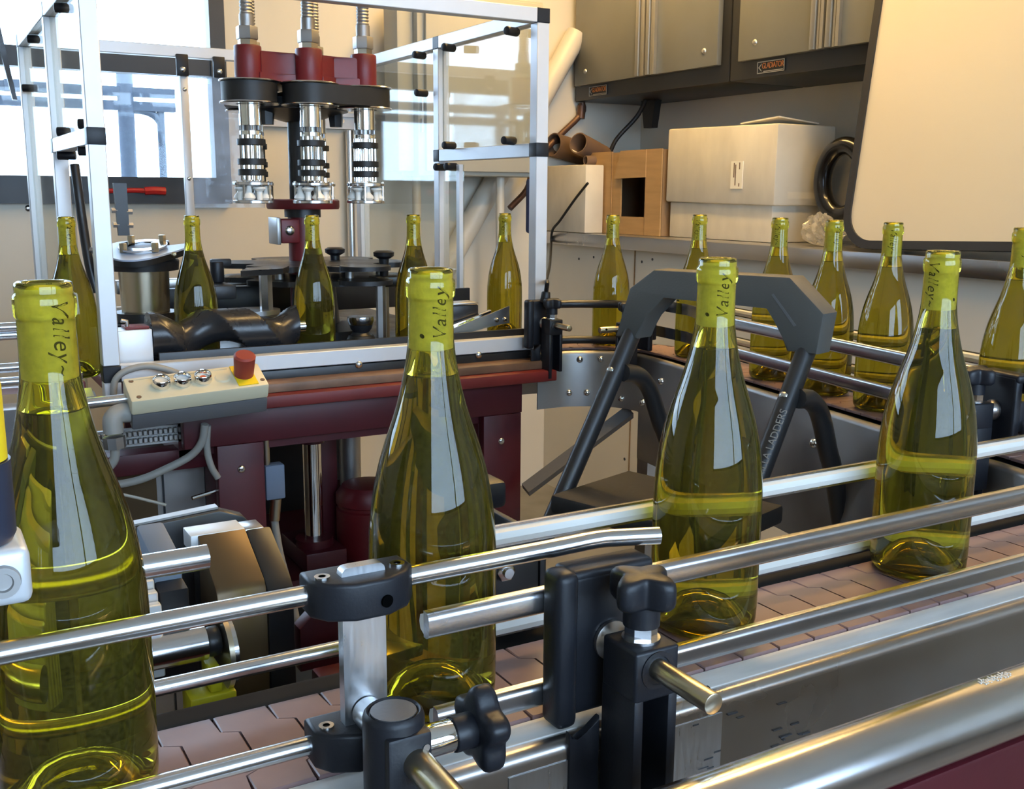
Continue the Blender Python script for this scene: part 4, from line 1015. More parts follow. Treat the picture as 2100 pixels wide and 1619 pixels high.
def bent_rail(label, z):
    pts = []
    for i in range(15):
        s = E3+0.02-0.24*i/14; x, y, h = at_s(s); off = 0.040+0.026*max(0, (i-8)/6)**1.3
        pts.append((x-math.sin(h)*off, y+math.cos(h)*off, z+lift(s)))
    t = thing('guide_rail', label, 'guide rail', pts[0], G2)
    MB().sweep(d_section(1, h=0.023), pts).obj('steel_rail', 'steel_rail', t, angle=30)
bent_rail('upper flared guide rail end seen under the grey stool handle', 0.104)
bent_rail('lower flared guide rail end seen under the grey stool handle', 0.047)
def round_rail(label, pts, r, m='steel', group=None, smooth=6):
    t = MB().tube(pts, r, 18, smooth).obj('guide_rod', m, angle=60)
    return tag(t, label, 'guide rod', group)
G3 = 'round guide rods'
round_rail('upper round steel rod in front of the nearest left bottle', [(-0.85, 0.556, 0.116), (0.1, 0.556, 0.116), (0.33, 0.556, 0.116), (0.385, 0.556, 0.1165), (0.405, 0.553, 0.116), (0.432, 0.545, 0.1155)], 0.0062, 'steel', G3)
round_rail('lower round steel rod at the bottom left in front of the chain', [(-0.85, 0.556, 0.0215), (0.235, 0.556, 0.0215)], 0.0058, 'steel', G3, 0)
round_rail('lower round steel rod passing behind the nearest left bottle', [(-0.85, 0.672, 0.0215), (0.31, 0.672, 0.0235)], 0.0056, 'steel', G3, 0)
round_rail('short thick steel rod behind the nearest bottle ending at the labelling head', [(-0.85, 0.682, 0.104), (0.158, 0.682, 0.1045)], 0.0085, 'steel', G3, 0)
for z, y, rr, lab in ((0.108, 2.03, 0.0085, 'upper'), (0.093, 2.04, 0.0085, 'second'), (0.042, 1.99, 0.0085, 'third'), (0.018, 1.985, 0.0085, 'lowest')):
    round_rail('%s steel rod of the far left infeed, beside the tall left bottle' % lab, [(-1.2, y, z), (0.235 if lab == 'second' else 0.20, y, z)], rr, 'steel', 'infeed rods at far left', 0)
t = thing('infeed_channel', 'steel side channel of the infeed at the far left edge', 'conveyor', (-0.05, 2.0, -0.06))
box('side_sheet', 'steel_sheet', -1.2, 0.215, 1.975, 1.98, -0.22, -0.030, t)
box('top_flange', 'alu', -1.2, 0.215, 1.9805, 2.03, -0.034, -0.028, t)
box('chain_edge', 'belt_plate', -1.2, 0.22, 2.031, 2.11, -0.012, -0.001, t)
for z0, rr in ((0.105, 0.016), (-0.02, 0.016)): cyl('support_pin', 'steel', (0.20, 2.0, z0-0.03), (0.20, 2.05, z0-0.03), 0.008, t, 12)

# ---------------------------------------------------------------- clamps holding the rails
def lobe_knob(r0, amp, n, k=64, ph=0.0):
    return [((r0+amp*math.cos(n*(2*PI*i/k-ph)))*math.cos(2*PI*i/k), (r0+amp*math.cos(n*(2*PI*i/k-ph)))*math.sin(2*PI*i/k)) for i in range(k)]
def lobed(b, r0, amp, n, h, M, ph=0.0, k=72):
    rings = []; allv = []
    for sc, t in ((0.0, 0.06), (0.70, 0.0), (0.88, 0.03), (0.97, 0.14), (1.0, 0.30), (1.0, 0.68), (0.97, 0.84), (0.88, 0.95), (0.72, 1.0), (0.0, 0.97)):
        rg = [(r0*sc+amp*(sc**2)*math.cos(n*(2*PI*i/k-ph)), 2*PI*i/k) for i in range(k)]
        vs = [b.bm.verts.new((0, 0, t*h))] if sc == 0 else [b.bm.verts.new((r*math.cos(a), r*math.sin(a), t*h)) for r, a in rg]
        rings.append(vs); allv += vs
    for p, q in zip(rings, rings[1:]):
        for i in range(k):
            j = (i+1) % k
            if len(p) == 1: b.bm.faces.new((p[0], q[j], q[i]))
            elif len(q) == 1: b.bm.faces.new((p[i], p[j], q[0]))
            else: b.bm.faces.new((p[i], p[j], q[j], q[i]))
    b._x(allv, M); return b
def rail_clamp(loc, rotz, label, big=True):
    t = thing('rail_clamp', label, 'clamp', loc, 'black rail clamps', rotz)
    L = dict(parent=t, local=True)
    b = MB()
    b.box(-0.030, 0.034, -0.0215, -0.0085, 0.006, 0.103, 0.004, 3)
    b.box(-0.044, -0.027, -0.027, -0.004, 0.000, 0.108, 0.006, 3)
    b.box(-0.030, 0.036, -0.021, 0.004, 0.0945, 0.106, 0.004, 3)
    b.box(-0.026, 0.032, -0.0170, 0.002, 0.0300, 0.070, 0.003, 2)
    b.obj('rail_holder', 'black_plastic', t, True)
    cyl('rod', 'brass_steel', (0, -0.010, 0.055), (0, -0.126, 0.055), 0.0068, t, 24, 0.0008, local=True)
    MB().lathe([(0.007, 0.0), (0.0135, 0.0), (0.0135, 0.003), (0.010, 0.006), (0.0085, 0.014), (0.007, 0.014)], 26, basis((0, -0.022, 0.055), (1, 0, 0), (0, 0, 1), (0, -1, 0))).obj('rod_flange', 'steel_sheet', t, True)
    cyl('cross_hole', 'hole_black', (0.0062, -0.113, 0.0566), (0.0072, -0.113, 0.0568), 0.0026, t, 12, local=True)
    b = MB()
    b.box(-0.017, 0.017, -0.073, -0.037, 0.034, 0.068, 0.0022, 3)
    b.box(-0.017, -0.0095, -0.073, -0.037, -0.062, 0.036, 0.0016, 2)
    b.box(0.0095, 0.017, -0.073, -0.037, -0.048, 0.036, 0.0016, 2)
    b.box(-0.011, 0.011, -0.045, -0.0375, -0.060, 0.036, 0.001, 1)
    b.obj('clamp_body', 'black_plastic', t, True)
    MB().lathe([(0.0095, 0), (0.0125, 0), (0.0125, 0.0006), (0.0095, 0.0006)], 28, basis((0, -0.0732, 0.054), (1, 0, 0), (0, 0, 1), (0, -1, 0))).obj('clamp_boss', 'black_plastic', t, True)
    MB().prism([(-0.0165, 0.010), (-0.0165, -0.065), (-0.040, -0.065), (-0.040, 0.004), (-0.034, -0.004), (-0.026, 0.002)], 0.030, 0.036, basis((0, 0, 0), (1, 0, 0), (0, 0, 1), (0, -1, 0)), 0.0015).obj('mount_arm', 'black_plastic', t, True)
    MB().cyl((0, -0.055, 0.0682), (0, -0.055, 0.078), 0.0105, n=6).cyl((0, -0.055, 0.0681), (0, -0.055, 0.0700), 0.0125, n=24).obj('lock_nut', 'steel', t, True)
    q = MB().cyl((0, -0.055, 0.0782), (0, -0.055, 0.0945), 0.0118, n=28).obj('knob_hub', 'black_plastic', t, True)
    lobed(MB(), 0.0185, 0.0055, 4, 0.021, Matrix.Translation((0, -0.055, 0.0915)), 0.35).obj('knob', 'black_plastic', t, True, 60)
    return t
rc = rail_clamp((0.384, 0.554, 0.0), 0.0, 'black clamp with star knob gripping the two flat front rails')
def clamp_copy(s, off, z, label, flip=PI):
    x, y, h = at_s(s); c = copy_tree(rc); c.location = (x-math.sin(h)*off, y+math.cos(h)*off, z); c.rotation_euler = (0, 0, h+flip); c['label'] = label
clamp_copy(E2+0.345, 0.056, 0.016, 'black rail clamp with star knob at the far right edge')
clamp_copy(E3+0.03, 0.056, 0.004, 'black rail clamp hidden between the stool and the third bottle')
clamp_copy(PS[-1]-0.02, 0.056, 0.008, 'black rail clamp beside the right end of the machine table')
# black curved rods round the bend
for z, lab in ((0.100, 'upper black guide rod bending round the far corner'), (0.018, 'lower black guide rod bending round the far corner')):
    pts = run(E3+0.03, PS[-1], 0.02, z, 0.050)
    tag(MB().tube(pts, 0.009, 12, 0).obj('guide_rod', 'black_metal', angle=60), lab, 'guide rod', 'black rods at the bend')

# clamp on the round rods at the left
t = thing('rod_clamp', 'grey plate with two black clamps and a side knob at the front', 'clamp', (0.215, 0.5, 0.03))
MB().prism(rrect(0.2015, 0.2285, 0.018, 0.1325, 0.004, 3), 0, 0.008, XZ(0.552)).obj('plate', 'alu_plate', t)
def rod_block(z0, z1):
    P = [(0.1835, 0.566), (0.2465, 0.566), (0.2475, 0.548), (0.240, 0.537), (0.226, 0.530), (0.205, 0.530), (0.190, 0.537), (0.1830, 0.548)]
    b = MB(); b.prism(P, z0, z1, None, 0.0025, 3); q = b.obj('clamp_block', 'black_plastic', t)
    for x in (0.1915, 0.2385):
        w = MB().lathe([(0.0022, 0.0), (0.0046, 0.0), (0.0046, 0.0012), (0.0022, 0.0012)], 18, Matrix.Translation((x, 0.549, z1))).obj('socket_screw', 'chrome', q)
    MB().cyl((0.2235, 0.5305, (z0+z1)/2-0.002), (0.2238, 0.5292, (z0+z1)/2-0.002), 0.0038, n=16).obj('side_hole', 'hole_black', q)
rod_block(0.1045, 0.1275); rod_block(0.0100, 0.0345)
cyl('cross_rod', 'steel_sheet', (0.215, 0.543, 0.041), (0.215, 0.512, 0.041), 0.0095, t, 26)
cyl('front_rod', 'brass_steel', (0.217, 0.478, 0.041), (0.217, 0.36, 0.041), 0.0085, t, 26)
b = MB(); MPB = Matrix.Translation((0.211, 0.494, 0))
b.lathe([(0, -0.115), (0.0165, -0.115), (0.0172, -0.05), (0.0172, 0.062), (0.0165, 0.0645), (0.0150, 0.0660), (0.0138, 0.0650), (0.0135, 0.0640), (0, 0.0640)], 40, MPB)
b.box(0.200, 0.226, 0.4755, 0.492, -0.115, 0.058, 0.002)
pb = b.obj('post_block', 'black_plastic', t)
MB().lathe([(0, 0.0645), (0.0128, 0.0645), (0.0128, 0.0655), (0, 0.0658)], 36, MPB).obj('post_cap', 'grey_plastic', pb)
MB().cyl((0.222, 0.4757, 0.049), (0.2221, 0.4748, 0.049), 0.0022, n=12).obj('grub_screw', 'steel_old', pb)
cyl('knob_shaft', 'chrome', (0.2285, 0.494, 0.041), (0.2465, 0.494, 0.041), 0.0095, t, 26, 0.0006)
kb = cyl('knob_hub', 'black_plastic', (0.2466, 0.494, 0.041), (0.2625, 0.494, 0.041), 0.0105, t, 26, 0.001)
lobed(MB(), 0.0220, 0.0038, 5, 0.0155, basis((0.2590, 0.494, 0.041), (0, 1, 0), (0, 0, 1), (1, 0, 0)), 0.3).obj('knob', 'black_plastic', t, False, 60)

# foreground handrail pipe
t = thing('front_pipe', 'thick brushed steel pipe crossing the bottom right corner', 'pipe', (0.6, 0.40, 0.008))
MB().cyl((0.10, 0.40, 0.0085), (1.8, 0.40, 0.0085), 0.0215, n=48).obj('pipe', 'steel', t, angle=60)
b = MB()
for i in range(40):
    x = 0.590+0.030*i/39; y = 0.4005+0.0022*math.sin(i*1.7)+0.001*math.sin(i*4.1); b.box(x, x+0.0012, y, y+0.0016+0.001*math.sin(i*2.9), 0.0297, 0.0301+0.0004*rs.random())
b.obj('tape_residue', 'white_plastic', t)

# tubular photo sensor at the left edge
t = thing('photo_sensor', 'yellow and dark blue tubular sensor on a metal foot at the left edge', 'sensor', (0.012, 0.47, 0.18))
MB().lathe([(0, 0.2375), (0.0190, 0.2375), (0.0188, 0.268), (0.0165, 0.279), (0, 0.281)], 36, Matrix.Translation((0.0105, 0.47, 0))).obj('yellow_cap', 'yellow', t)
MB().lathe([(0, 0.203), (0.0185, 0.203), (0.0200, 0.206), (0.0200, 0.237), (0, 0.237)], 36, Matrix.Translation((0.0105, 0.47, 0))).obj('body', 'navy_plastic', t)
q = MB().box(-0.06, 0.0335, 0.452, 0.490, 0.178, 0.2025, 0.004, 3).obj('foot', 'alu', t)
MB().lathe([(0, 0.001), (0.0035, 0.001), (0.004, 0.0025), (0.0065, 0.0025), (0.007, 0), (0, 0)], 22, basis((0.0225, 0.4518, 0.1895), (1, 0, 0), (0, 0, 1), (0, -1, 0))).obj('foot_screw', 'steel_old', q)
cyl('stand', 'steel', (-0.045, 0.472, -0.002), (-0.045, 0.472, 0.178), 0.008, t, 14)

# labelling head between the first two bottles
t = thing('label_applicator', 'black and bronze labelling head with steel rollers between the near bottles', 'labelling head', (0.22, 0.92, -0.1))
MB().prism([(0.845, -0.095), (0.845, 0.010), (0.850, 0.0165), (0.905, 0.046), (0.905, -0.095)], 0.202, 0.2445, YZ(0), 0.001).obj('bronze_cover', 'bronze_anodised', t)
MB().prism([(0.843, -0.095), (0.843, 0.008), (0.850, 0.0150), (0.905, 0.0445), (0.905, -0.095)], 0.2447, 0.268, YZ(0), 0.002).obj('dark_cover', 'black_metal', t)
box('silver_top', 'alu', 0.196, 0.2445, 0.9055, 0.935, 0.030, 0.0465, t, 0.001)
box('inner_block', 'black_metal', 0.203, 0.262, 0.9055, 0.932, -0.09, 0.0295, t, 0.001)
box('silver_top', 'steel_sheet', 0.2447, 0.262, 0.9055, 0.932, 0.030, 0.0450, t, 0.001)
MB().prism([(0.10, -0.12), (0.10, 0.033), (0.241, 0.043), (0.264, 0.034), (0.282, 0.011), (0.294, -0.02), (0.294, -0.12)], 0, 0.018, XZ(0.998), 0.002).obj('side_plate', 'black_metal', t)
MB().prism([(0.10, 0.0335), (0.241, 0.0435), (0.241, 0.0455), (0.10, 0.0355)], 0, 0.012, XZ(0.998)).obj('plate_edge', 'steel_old', t)
MB().prism([(0.835, -0.02), (0.835, 0.050), (0.840, 0.055), (0.900, 0.065), (0.900, -0.02)], 0.150, 0.173, YZ(0), 0.003).obj('front_guide', 'rack_blue', t)
MB().prism([(0.815, -0.02), (0.815, 0.034), (0.8345, 0.036), (0.8345, -0.02)], 0.150, 0.173, YZ(0), 0.002).obj('guide_nose', 'black_metal', t)
b = MB()
for k in range(5): b.box(0.10, 0.1485, 0.80+0.012*k, 0.809+0.012*k, -0.03-0.004*k, 0.030+0.006*k, 0.001, 1)
b.obj('heat_fins', 'alu', t)
MB().cyl((0.10, 0.79, -0.004), (0.178, 0.79, -0.004), 0.0135, n=30).obj('pressure_roller', 'steel', t)
MB().cyl((0.178, 0.79, -0.004), (0.1895, 0.79, -0.004), 0.012, n=24, bev=0.003).obj('roller_hub', 'black_metal', t)
MB().cyl((0.190, 0.79, -0.014), (0.194, 0.79, -0.014), 0.030, n=36).obj('flange_disc', 'brass_steel', t)
MB().cyl((0.1945, 0.79, -0.014), (0.198, 0.79, -0.014), 0.027, n=36).obj('flange_disc', 'steel', t)
MB().box(0.195, 0.275, 0.80, 0.835, -0.20, -0.0855, 0.003).obj('motor_body', 'black_metal', t)
bolt(t, (0.243, 0.7995, -0.105), (0, -1, 0), 0.004, 0.003)
MB().box(0.11, 0.20, 0.87, 0.90, -0.26, -0.12, 0.002).obj('backing_plate', 'black_metal', t)
t = thing('added_machine_bulk', 'added dark machine bulk, unseen behind the nearest left bottle to darken it', 'machine', (-0.4, 1.05, FLOOR))  # added out of sight so the nearest bottle refracts dark, not bright room
box('body', 'black_metal', -0.95, 0.085, 0.90, 1.45, FLOOR, -0.06, t, 0.01)
box('bulk_top', 'dark_plate', -0.95, 0.085, 0.90, 1.45, -0.0595, -0.045, t, 0.003)
box('bulk_front', 'grey_plastic', -0.90, 0.02, 0.888, 0.8995, FLOOR+0.05, -0.09, t, 0.004)
t = thing('yellow_sensor', 'yellow green sensor block with a black lens low beside the first bottle', 'sensor', (0.182, 0.79, -0.06))
MB().box(0.160, 0.196, 0.77, 0.80, -0.085, -0.040, 0.002).obj('body', 'sensor_yellow', t)
MB().box(0.176, 0.186, 0.772, 0.80, -0.0395, -0.020, 0.002).obj('bracket', 'sensor_yellow', t)
MB().lathe([(0, 0), (0.013, 0), (0.016, -0.008), (0.014, -0.022), (0, -0.022)], 20, Matrix.Translation((0.181, 0.775, -0.0855))).obj('lens_hood', 'black_plastic', t)
MB().cyl((0.181, 0.775, -0.108), (0.181, 0.775, -0.125), 0.012, n=6).obj('lens_nut', 'steel', t)
tag(MB().prism([(0.142, -0.055), (0.150, -0.058), (0.158, -0.072), (0.159, -0.105), (0.147, -0.108), (0.144, -0.08)], 0, 0.002, XZ(0.765)).obj('paper_scrap', 'paper'), 'curled strip of white label paper beside the yellow sensor', 'paper strip')
tag(MB().prism([(0.126, -0.018), (0.152, -0.012), (0.151, -0.006), (0.132, -0.008)], 0, 0.001, XZ(0.79)).obj('paper_scrap', 'paper'), 'small white paper tag under the steel roller', 'paper strip')
t = thing('far_rail_bracket', 'black plate with a hex nut behind the second bottle', 'bracket', (0.40, 0.70, 0.0))
box('plate', 'black_metal', 0.355, 0.425, 0.690, 0.70, -0.01, 0.076, t, 0.002)
b = MB().cyl((0.392, 0.6899, 0.050), (0.392, 0.685, 0.050), 0.0085, n=6, bev=0.001); b.cyl((0.392, 0.685, 0.050), (0.392, 0.681, 0.050), 0.0042, n=14); b.obj('hex_nut', 'steel', t)
box('side_arm', 'black_metal', 0.426, 0.432, 0.62+0.07, 0.80, 0.02, 0.072, t, 0.001)
box('foot', 'steel_sheet', 0.355, 0.42, 0.694, 0.735, -0.020, -0.0105, t, 0.001)
box('cylinder_top', 'black_plastic', 0.36, 0.47, 0.82, 0.86, 0.055, 0.082, t, 0.006)
t = thing('red_bracket', 'dark red bracket and black knob right of the labelling head', 'bracket', (0.31, 0.95, -0.1))
MB().prism([(0.302, -0.12), (0.355, -0.12), (0.355, -0.050), (0.335, -0.045), (0.302, -0.075)], 0, 0.02, XZ(0.955), 0.002).obj('plate', 'red_paint', t)
box('rail', 'red_paint', 0.30, 0.46, 0.86, 0.90, -0.20, -0.10, t, 0.003)
cyl('knob', 'black_plastic', (0.268, 0.79, -0.088), (0.292, 0.79, -0.090), 0.012, t, 16, 0.002)
MB().prism([(0.250, -0.072), (0.254, -0.072), (0.272, -0.112), (0.266, -0.112)], 0, 0.012, XZ(0.775)).obj('tab', 'cream_plastic', t)
tag(MB().prism([(0.60, 0.80), (0.98, 0.87), (1.0, 0.93), (0.70, 0.90)], -0.118, -0.113, None).obj('plastic_sheet', 'paper'), 'pale sheet lying below the far rail right of the third bottle', 'sheet')

# ================================================================ bottles
def bottle_profile():
    prof = [(0.0428, 0.010), (0.0432, 0.030), (0.0432, 0.090), (0.0430, 0.110), (0.0424, 0.124), (0.0411, 0.138), (0.0392, 0.151), (0.0366, 0.164), (0.0334, 0.176), (0.0300, 0.187),
            (0.0266, 0.197), (0.0235, 0.207), (0.0208, 0.217), (0.0186, 0.227), (0.0168, 0.237), (0.0156, 0.246), (0.0150, 0.255), (0.0148, 0.268), (0.01475, 0.2785)]
    return prof
def smooth_prof(P, k=4):
    Q = []
    E = [P[0]] + P + [P[-1]]
    for i in range(1, len(E)-2):
        for j in range(k):
            t = j/k; a, b, c, d = [Vector(E[i+m]) for m in (-1, 0, 1, 2)]
            v = 0.5*((2*b)+(c-a)*t+(2*a-5*b+4*c-d)*t*t+(3*b-a-3*c+d)*t**3); Q.append((v.x, v.y))
    Q.append(P[-1]); return Q
SEG = 56; WINE_Z = 0.2285; BORE = 0.0094
outer = smooth_prof(bottle_profile(), 4)
bottom = [(0.0, 0.030), (0.006, 0.0295), (0.013, 0.026), (0.019, 0.019), (0.024, 0.010), (0.029, 0.0035), (0.034, 0.0008), (0.037, 0.0008), (0.0402, 0.0028), (0.0420, 0.006)]
ring = [(0.0150, 0.2790), (0.0157, 0.2800), (0.0160, 0.2830), (0.0160, 0.2885), (0.0157, 0.2905), (0.0149, 0.2915), (0.0146, 0.2925), (0.0147, 0.2955), (0.0142, 0.2974), (0.0130, 0.2980), (0.0112, 0.2977), (0.0101, 0.2966), (BORE, 0.2945)]
def thick(z):
    k = max(0.0, min(1.0, (z-0.175)/0.0705)); k = k*k*(3-2*k)
    return 0.0034 + 0.0028*k
def inner_r(r, z):
    return BORE if z > 0.2458 else max(BORE, r-thick(z))
inner_all = [(inner_r(r, z), z) for r, z in outer if z > 0.02]
r_w = [r for r, z in inner_all if z <= WINE_Z][-1]
inner_air = [(r, z) for r, z in inner_all if z > WINE_Z]
glass_prof = bottom + outer + ring + [(BORE, 0.285)] + list(reversed(inner_air)) + [(r_w-0.0003, WINE_Z)]
GM = MB().lathe(glass_prof, SEG)
bmesh.ops.recalc_face_normals(GM.bm, faces=GM.bm.faces)
# make sure that normals point out of the glass body
fc = max(GM.bm.faces, key=lambda f: f.calc_center_median().xy.length)
if fc.normal.xy.dot(fc.calc_center_median().xy) < 0: bmesh.ops.reverse_faces(GM.bm, faces=GM.bm.faces)
glass_me = bpy.data.meshes.new('glass'); GM.bm.to_mesh(glass_me); GM.bm.free()
for p in glass_me.polygons: p.use_smooth = True
glass_me.set_sharp_from_angle(angle=math.radians(50)); glass_me.materials.append(MATS['bottle_glass']); glass_me.materials.append(MATS['bottle_base'])
for p in glass_me.polygons:
    if p.center.z < 0.032 and math.hypot(p.center.x, p.center.y) < 0.041: p.material_index = 1
wine_bottom = [(0.0, 0.0335), (0.006, 0.033), (0.013, 0.0295), (0.0195, 0.0225), (0.025, 0.0135), (0.030, 0.0075), (0.034, 0.0068), (0.0375, 0.0095), (0.0392, 0.0150)]
wine_side = [(r, z) for r, z in inner_all if z <= WINE_Z] 
wine_side[-1] = (r_w-0.0003, WINE_Z)
def wine_mesh():
    b = MB(); b.lathe(wine_bottom + wine_side, SEG); nside = len(b.bm.faces)
    b.lathe([(r_w-0.0003, WINE_Z), (r_w*0.93, WINE_Z-0.0009), (r_w*0.7, WINE_Z-0.0012), (0.0, WINE_Z-0.0012)], SEG)
    b.bm.faces.ensure_lookup_table()
    for i, f in enumerate(b.bm.faces): f.material_index = 0 if i < nside else 1
    bmesh.ops.remove_doubles(b.bm, verts=b.bm.verts, dist=1e-6)
    bmesh.ops.recalc_face_normals(b.bm, faces=b.bm.faces)
    fc = max(b.bm.faces, key=lambda f: f.calc_center_median().xy.length)
    if fc.normal.xy.dot(fc.calc_center_median().xy) < 0: bmesh.ops.reverse_faces(b.bm, faces=b.bm.faces)
    me = bpy.data.meshes.new('wine'); b.bm.to_mesh(me); b.bm.free()
    for p in me.polygons: p.use_smooth = True
    me.set_sharp_from_angle(angle=math.radians(50)); me.materials.append(MATS['wine_side']); me.materials.append(MATS['wine_top'])
    return me
wine_me = wine_mesh()
CR = BORE+0.00025
CK = MB().lathe([(0, 0.2448), (CR*0.93, 0.2448), (CR, 0.2455), (CR, 0.2915), (CR*0.995, 0.2935), (BORE*0.97, 0.2950), (0, 0.2952)], 40)
cork_me = CK.mesh('cork', 40); cork_me.materials.append(MATS['cork'])
def wrap_text(body, size, zc, ang, flip=False, shear=0.25, spacing=1.05):
    me = text_mesh(body, size, 0.0, shear, spacing=spacing)
    bm = bmesh.new(); bm.from_mesh(me)
    bmesh.ops.triangulate(bm, faces=bm.faces)
    bmesh.ops.subdivide_edges(bm, edges=bm.edges, cuts=3)
    for v in bm.verts:
        x, y = v.co.x, v.co.y
        if flip: x, y = -x, -y
        z = zc - x; a = ang + y/CR          # reading downwards, letter tops to the right
        rr = CR+0.00012
        v.co = Vector((rr*math.sin(a), -rr*math.cos(a), z))
    out = bpy.data.meshes.new('cork_print'); bm.to_mesh(out); bm.free(); bpy.data.meshes.remove(me)
    return out
def join_prints(specs):
    bm = bmesh.new()
    for sp in specs:
        me = wrap_text(*sp[:4], flip=sp[4], spacing=sp[5] if len(sp) > 5 else 1.05); bm.from_mesh(me)
    out = bpy.data.meshes.new('cork_print'); bm.to_mesh(out); bm.free(); out.materials.append(MATS['ink'])
    return out
print_me = join_prints([('Valley', 0.0125, 0.2725, 0.0, False, 1.12), ('~', 0.010, 0.2515, -0.05, False), ('Valley', 0.0125, 0.2690, PI, True, 1.12), ('\u2022', 0.012, 0.2560, PI*0.62, False)])
BGROUP = 'corked olive green wine bottles on the line'
def bottle(x, y, z, face, label):
    t = thing('wine_bottle', label, 'bottle', (x, y, z), BGROUP, face)
    place('glass', glass_me, t, True); place('wine', wine_me, t, True)
    ck = place('cork', cork_me, t, True); place('cork_print', print_me, ck, True)
    return t
def toward(x, y, extra): return math.atan2(-x/math.hypot(x, y), y/math.hypot(x, y))*1.0 + math.radians(extra)
Zb = 0.0005
NEAR = [(0.062, 0.606, 38, 'large wine bottle nearest the camera at the left edge'),
        (0.292, 0.612, 215, 'second near wine bottle, behind the grey rod clamp plate'),
        (0.541, 0.622, 212, 'third near wine bottle, standing before the step stool'),
        (0.802, 0.622, -38, 'fourth near wine bottle at right, in front of the whiteboard corner')]
for x, y, f, lab in NEAR: bottle(x, y, Zb, toward(x, y, f), lab)
FAR = [(0.262, 2.10, 25, 'far wine bottle behind the left guard post'),
       (0.500, 2.145, 0, 'far wine bottle behind the black feed screw'),
       (0.745, 2.135, 0, 'far wine bottle under the middle of the red turret'),
       (0.985, 2.150, -10, 'far wine bottle partly hidden by the neck of the second near bottle'),
       (1.270, 2.240, -15, 'far wine bottle seen through the right guard post opening')]
for x, y, f, lab in FAR: bottle(x, y, Zb, toward(x, y, f), lab)
LINE = [(1.412, 1.988, 160, 'far wine bottle on the conveyor bend before the brown carton', E3+0.2),
        (1.440, 1.717, -20, 'far wine bottle hidden behind the third near bottle neck', E3-0.1),
        (1.395, 1.437, -25, 'far wine bottle behind the grey stool handle, before the white carton', E3-0.3),
        (1.370, 1.283, 40, 'far wine bottle right of the stool handle, before the plastic bag', E3-0.5),
        (1.347, 1.140, 5, 'far wine bottle left of the fourth near bottle, before the whiteboard', E3-0.6),
        (1.304, 0.885, 30, 'wine bottle cut off by the right edge of the picture', E3-0.9)]
for x, y, f, lab, s in LINE: bottle(x, y, Zb+lift(s), toward(x, y, f), lab)

# ================================================================ step stool
t = thing('step_stool', 'black folding step stool with an angular grey plastic handle', 'step stool', (1.08, 1.30, FLOOR))
Ld = Vector((0.3, -0.954, 0)).normalized(); Fd = Vector((-0.954, -0.3, 0)).normalized(); SO = Vector((1.0586, 1.41, 0))
def sp(s, f, z): return SO + Ld*s + Fd*f + Vector((0, 0, z))
MSL = basis(SO, Ld, (0, 0, 1), Fd)     # polygon (s,z), height along the front direction
WS = 0.313
arch = [(-0.030, 0.110), (-0.003, 0.193), (0.044, 0.226), (WS-0.027, 0.228), (WS+0.030, 0.178), (WS+0.022, 0.118), (WS-0.026, 0.118), (WS-0.044, 0.162), (WS-0.060, 0.183), (0.064, 0.186), (0.028, 0.150), (0.014, 0.110)]
b = MB(); b.prism(arch, -0.022, 0.024, MSL, 0.004, 2); hd = b.obj('handle', 'stool_grey', t)
MB().prism([(WS-0.055, 0.200), (WS-0.052, 0.202), (WS-0.012, 0.158), (WS-0.016, 0.156)], 0.0236, 0.0246, MSL).obj('handle_ridge', 'grey_plastic', hd)
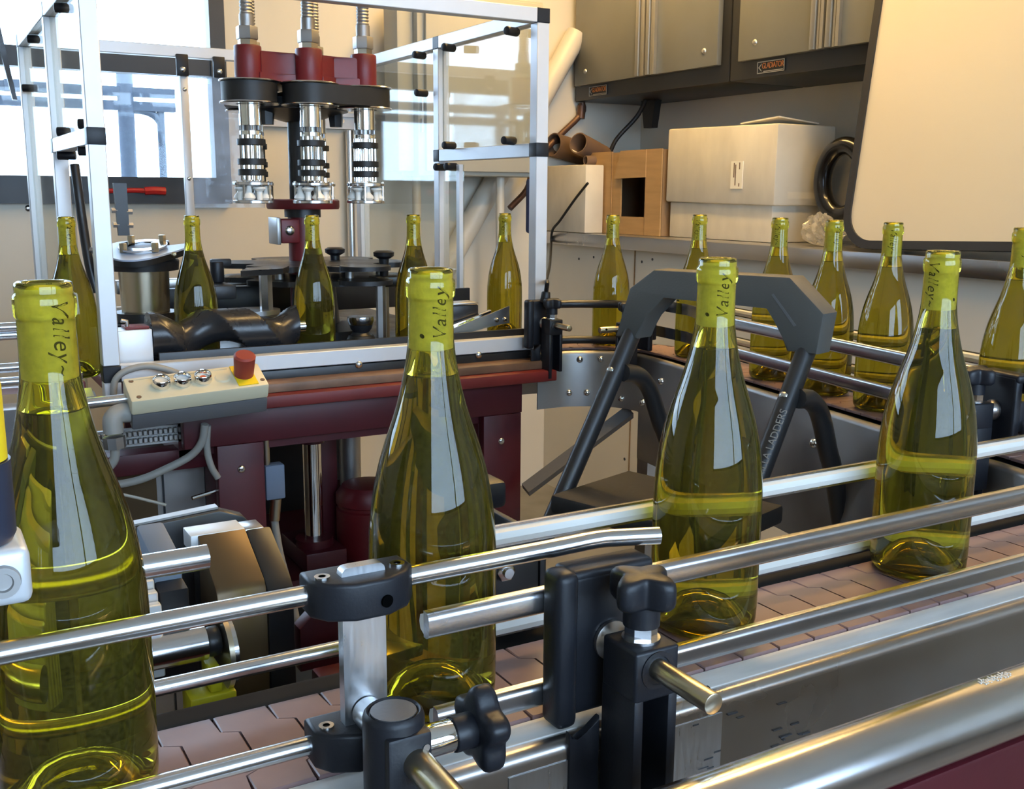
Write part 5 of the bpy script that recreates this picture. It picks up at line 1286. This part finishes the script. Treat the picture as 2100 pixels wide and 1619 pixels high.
def oval_tube(p0, p1, a, c, name, m):
    p0, p1 = Vector(p0), Vector(p1); d = (p1-p0).normalized(); u = Ld; v = d.cross(u).normalized(); b = MB(); rings = []
    for p in (p0, p1): rings.append([b.bm.verts.new(p+u*a*math.cos(2*PI*i/20)+v*c*math.sin(2*PI*i/20)) for i in range(20)])
    for i in range(20): b.bm.faces.new((rings[0][i], rings[1][i], rings[1][(i+1) % 20], rings[0][(i+1) % 20]))
    b.bm.faces.new(rings[0]); b.bm.faces.new(rings[1][::-1])
    return b.obj(name, m, t)
SL = 0.72
for s_ in (-0.004, WS-0.002):
    oval_tube(sp(s_, 0.004, 0.125), sp(s_, 0.004+SL*(0.125-FLOOR), FLOOR), 0.014, 0.017, 'front_leg', 'stool_black')
    pts = [sp(s_+0.012, 0.05, 0.055), sp(s_+0.014, 0.015, 0.048), sp(s_+0.014, -0.02, 0.022), sp(s_+0.014, -0.055, -0.04), sp(s_+0.014, -0.12, -0.17), sp(s_+0.014, -0.40, FLOOR)]
    MB().tube(pts, 0.015, 10, 5).obj('rear_leg', 'stool_black', t, angle=60)
    bolt(t, sp(s_-0.001, 0.068, 0.058)+Fd*0.0, Fd, 0.008, 0.004, 'badge_silver', 'rivet')
for z, d0 in ((-0.145, 0.19), (-0.40, 0.22), (-0.64, 0.24)):
    f1 = 0.004+SL*(0.125-z)
    MB().box(0.008, WS-0.012, f1-0.17, f1+0.035, -0.03, 0.0, 0.006, 2, basis(sp(0, 0, z), Ld, Fd, Ld.cross(Fd))).obj('tread', 'stool_tread', t)
# lettering along the right front leg
me = text_mesh('GORILLA LADDERS', 0.0155, 0.0002, 0.0, spacing=1.0); me.materials.append(MATS['lettering'])
o = bpy.data.objects.new('lettering', me); COL.objects.link(o); o.parent = t
dn = Vector((0, 0, 1)) - Fd*SL; dn.normalize()            # up along the leg
fn = (Fd + Vector((0, 0, 1))*SL*0.0); fn = Ld.cross(dn).normalized()
if fn.dot(-fw) < 0: fn = -fn
mid = sp(WS-0.002, 0.004+SL*(0.125+0.02), -0.02)
fside = (Ld*0.35 + fn).normalized(); xx = dn; yy = fside.cross(xx).normalized()
o.matrix_world = basis(mid + fside*0.0172 + Ld*0.004, xx, yy, fside); 
o.matrix_parent_inverse = Matrix.Identity(4); mw = o.matrix_world.copy(); o.matrix_parent_inverse = abs_inv(t)
o.matrix_basis = mw
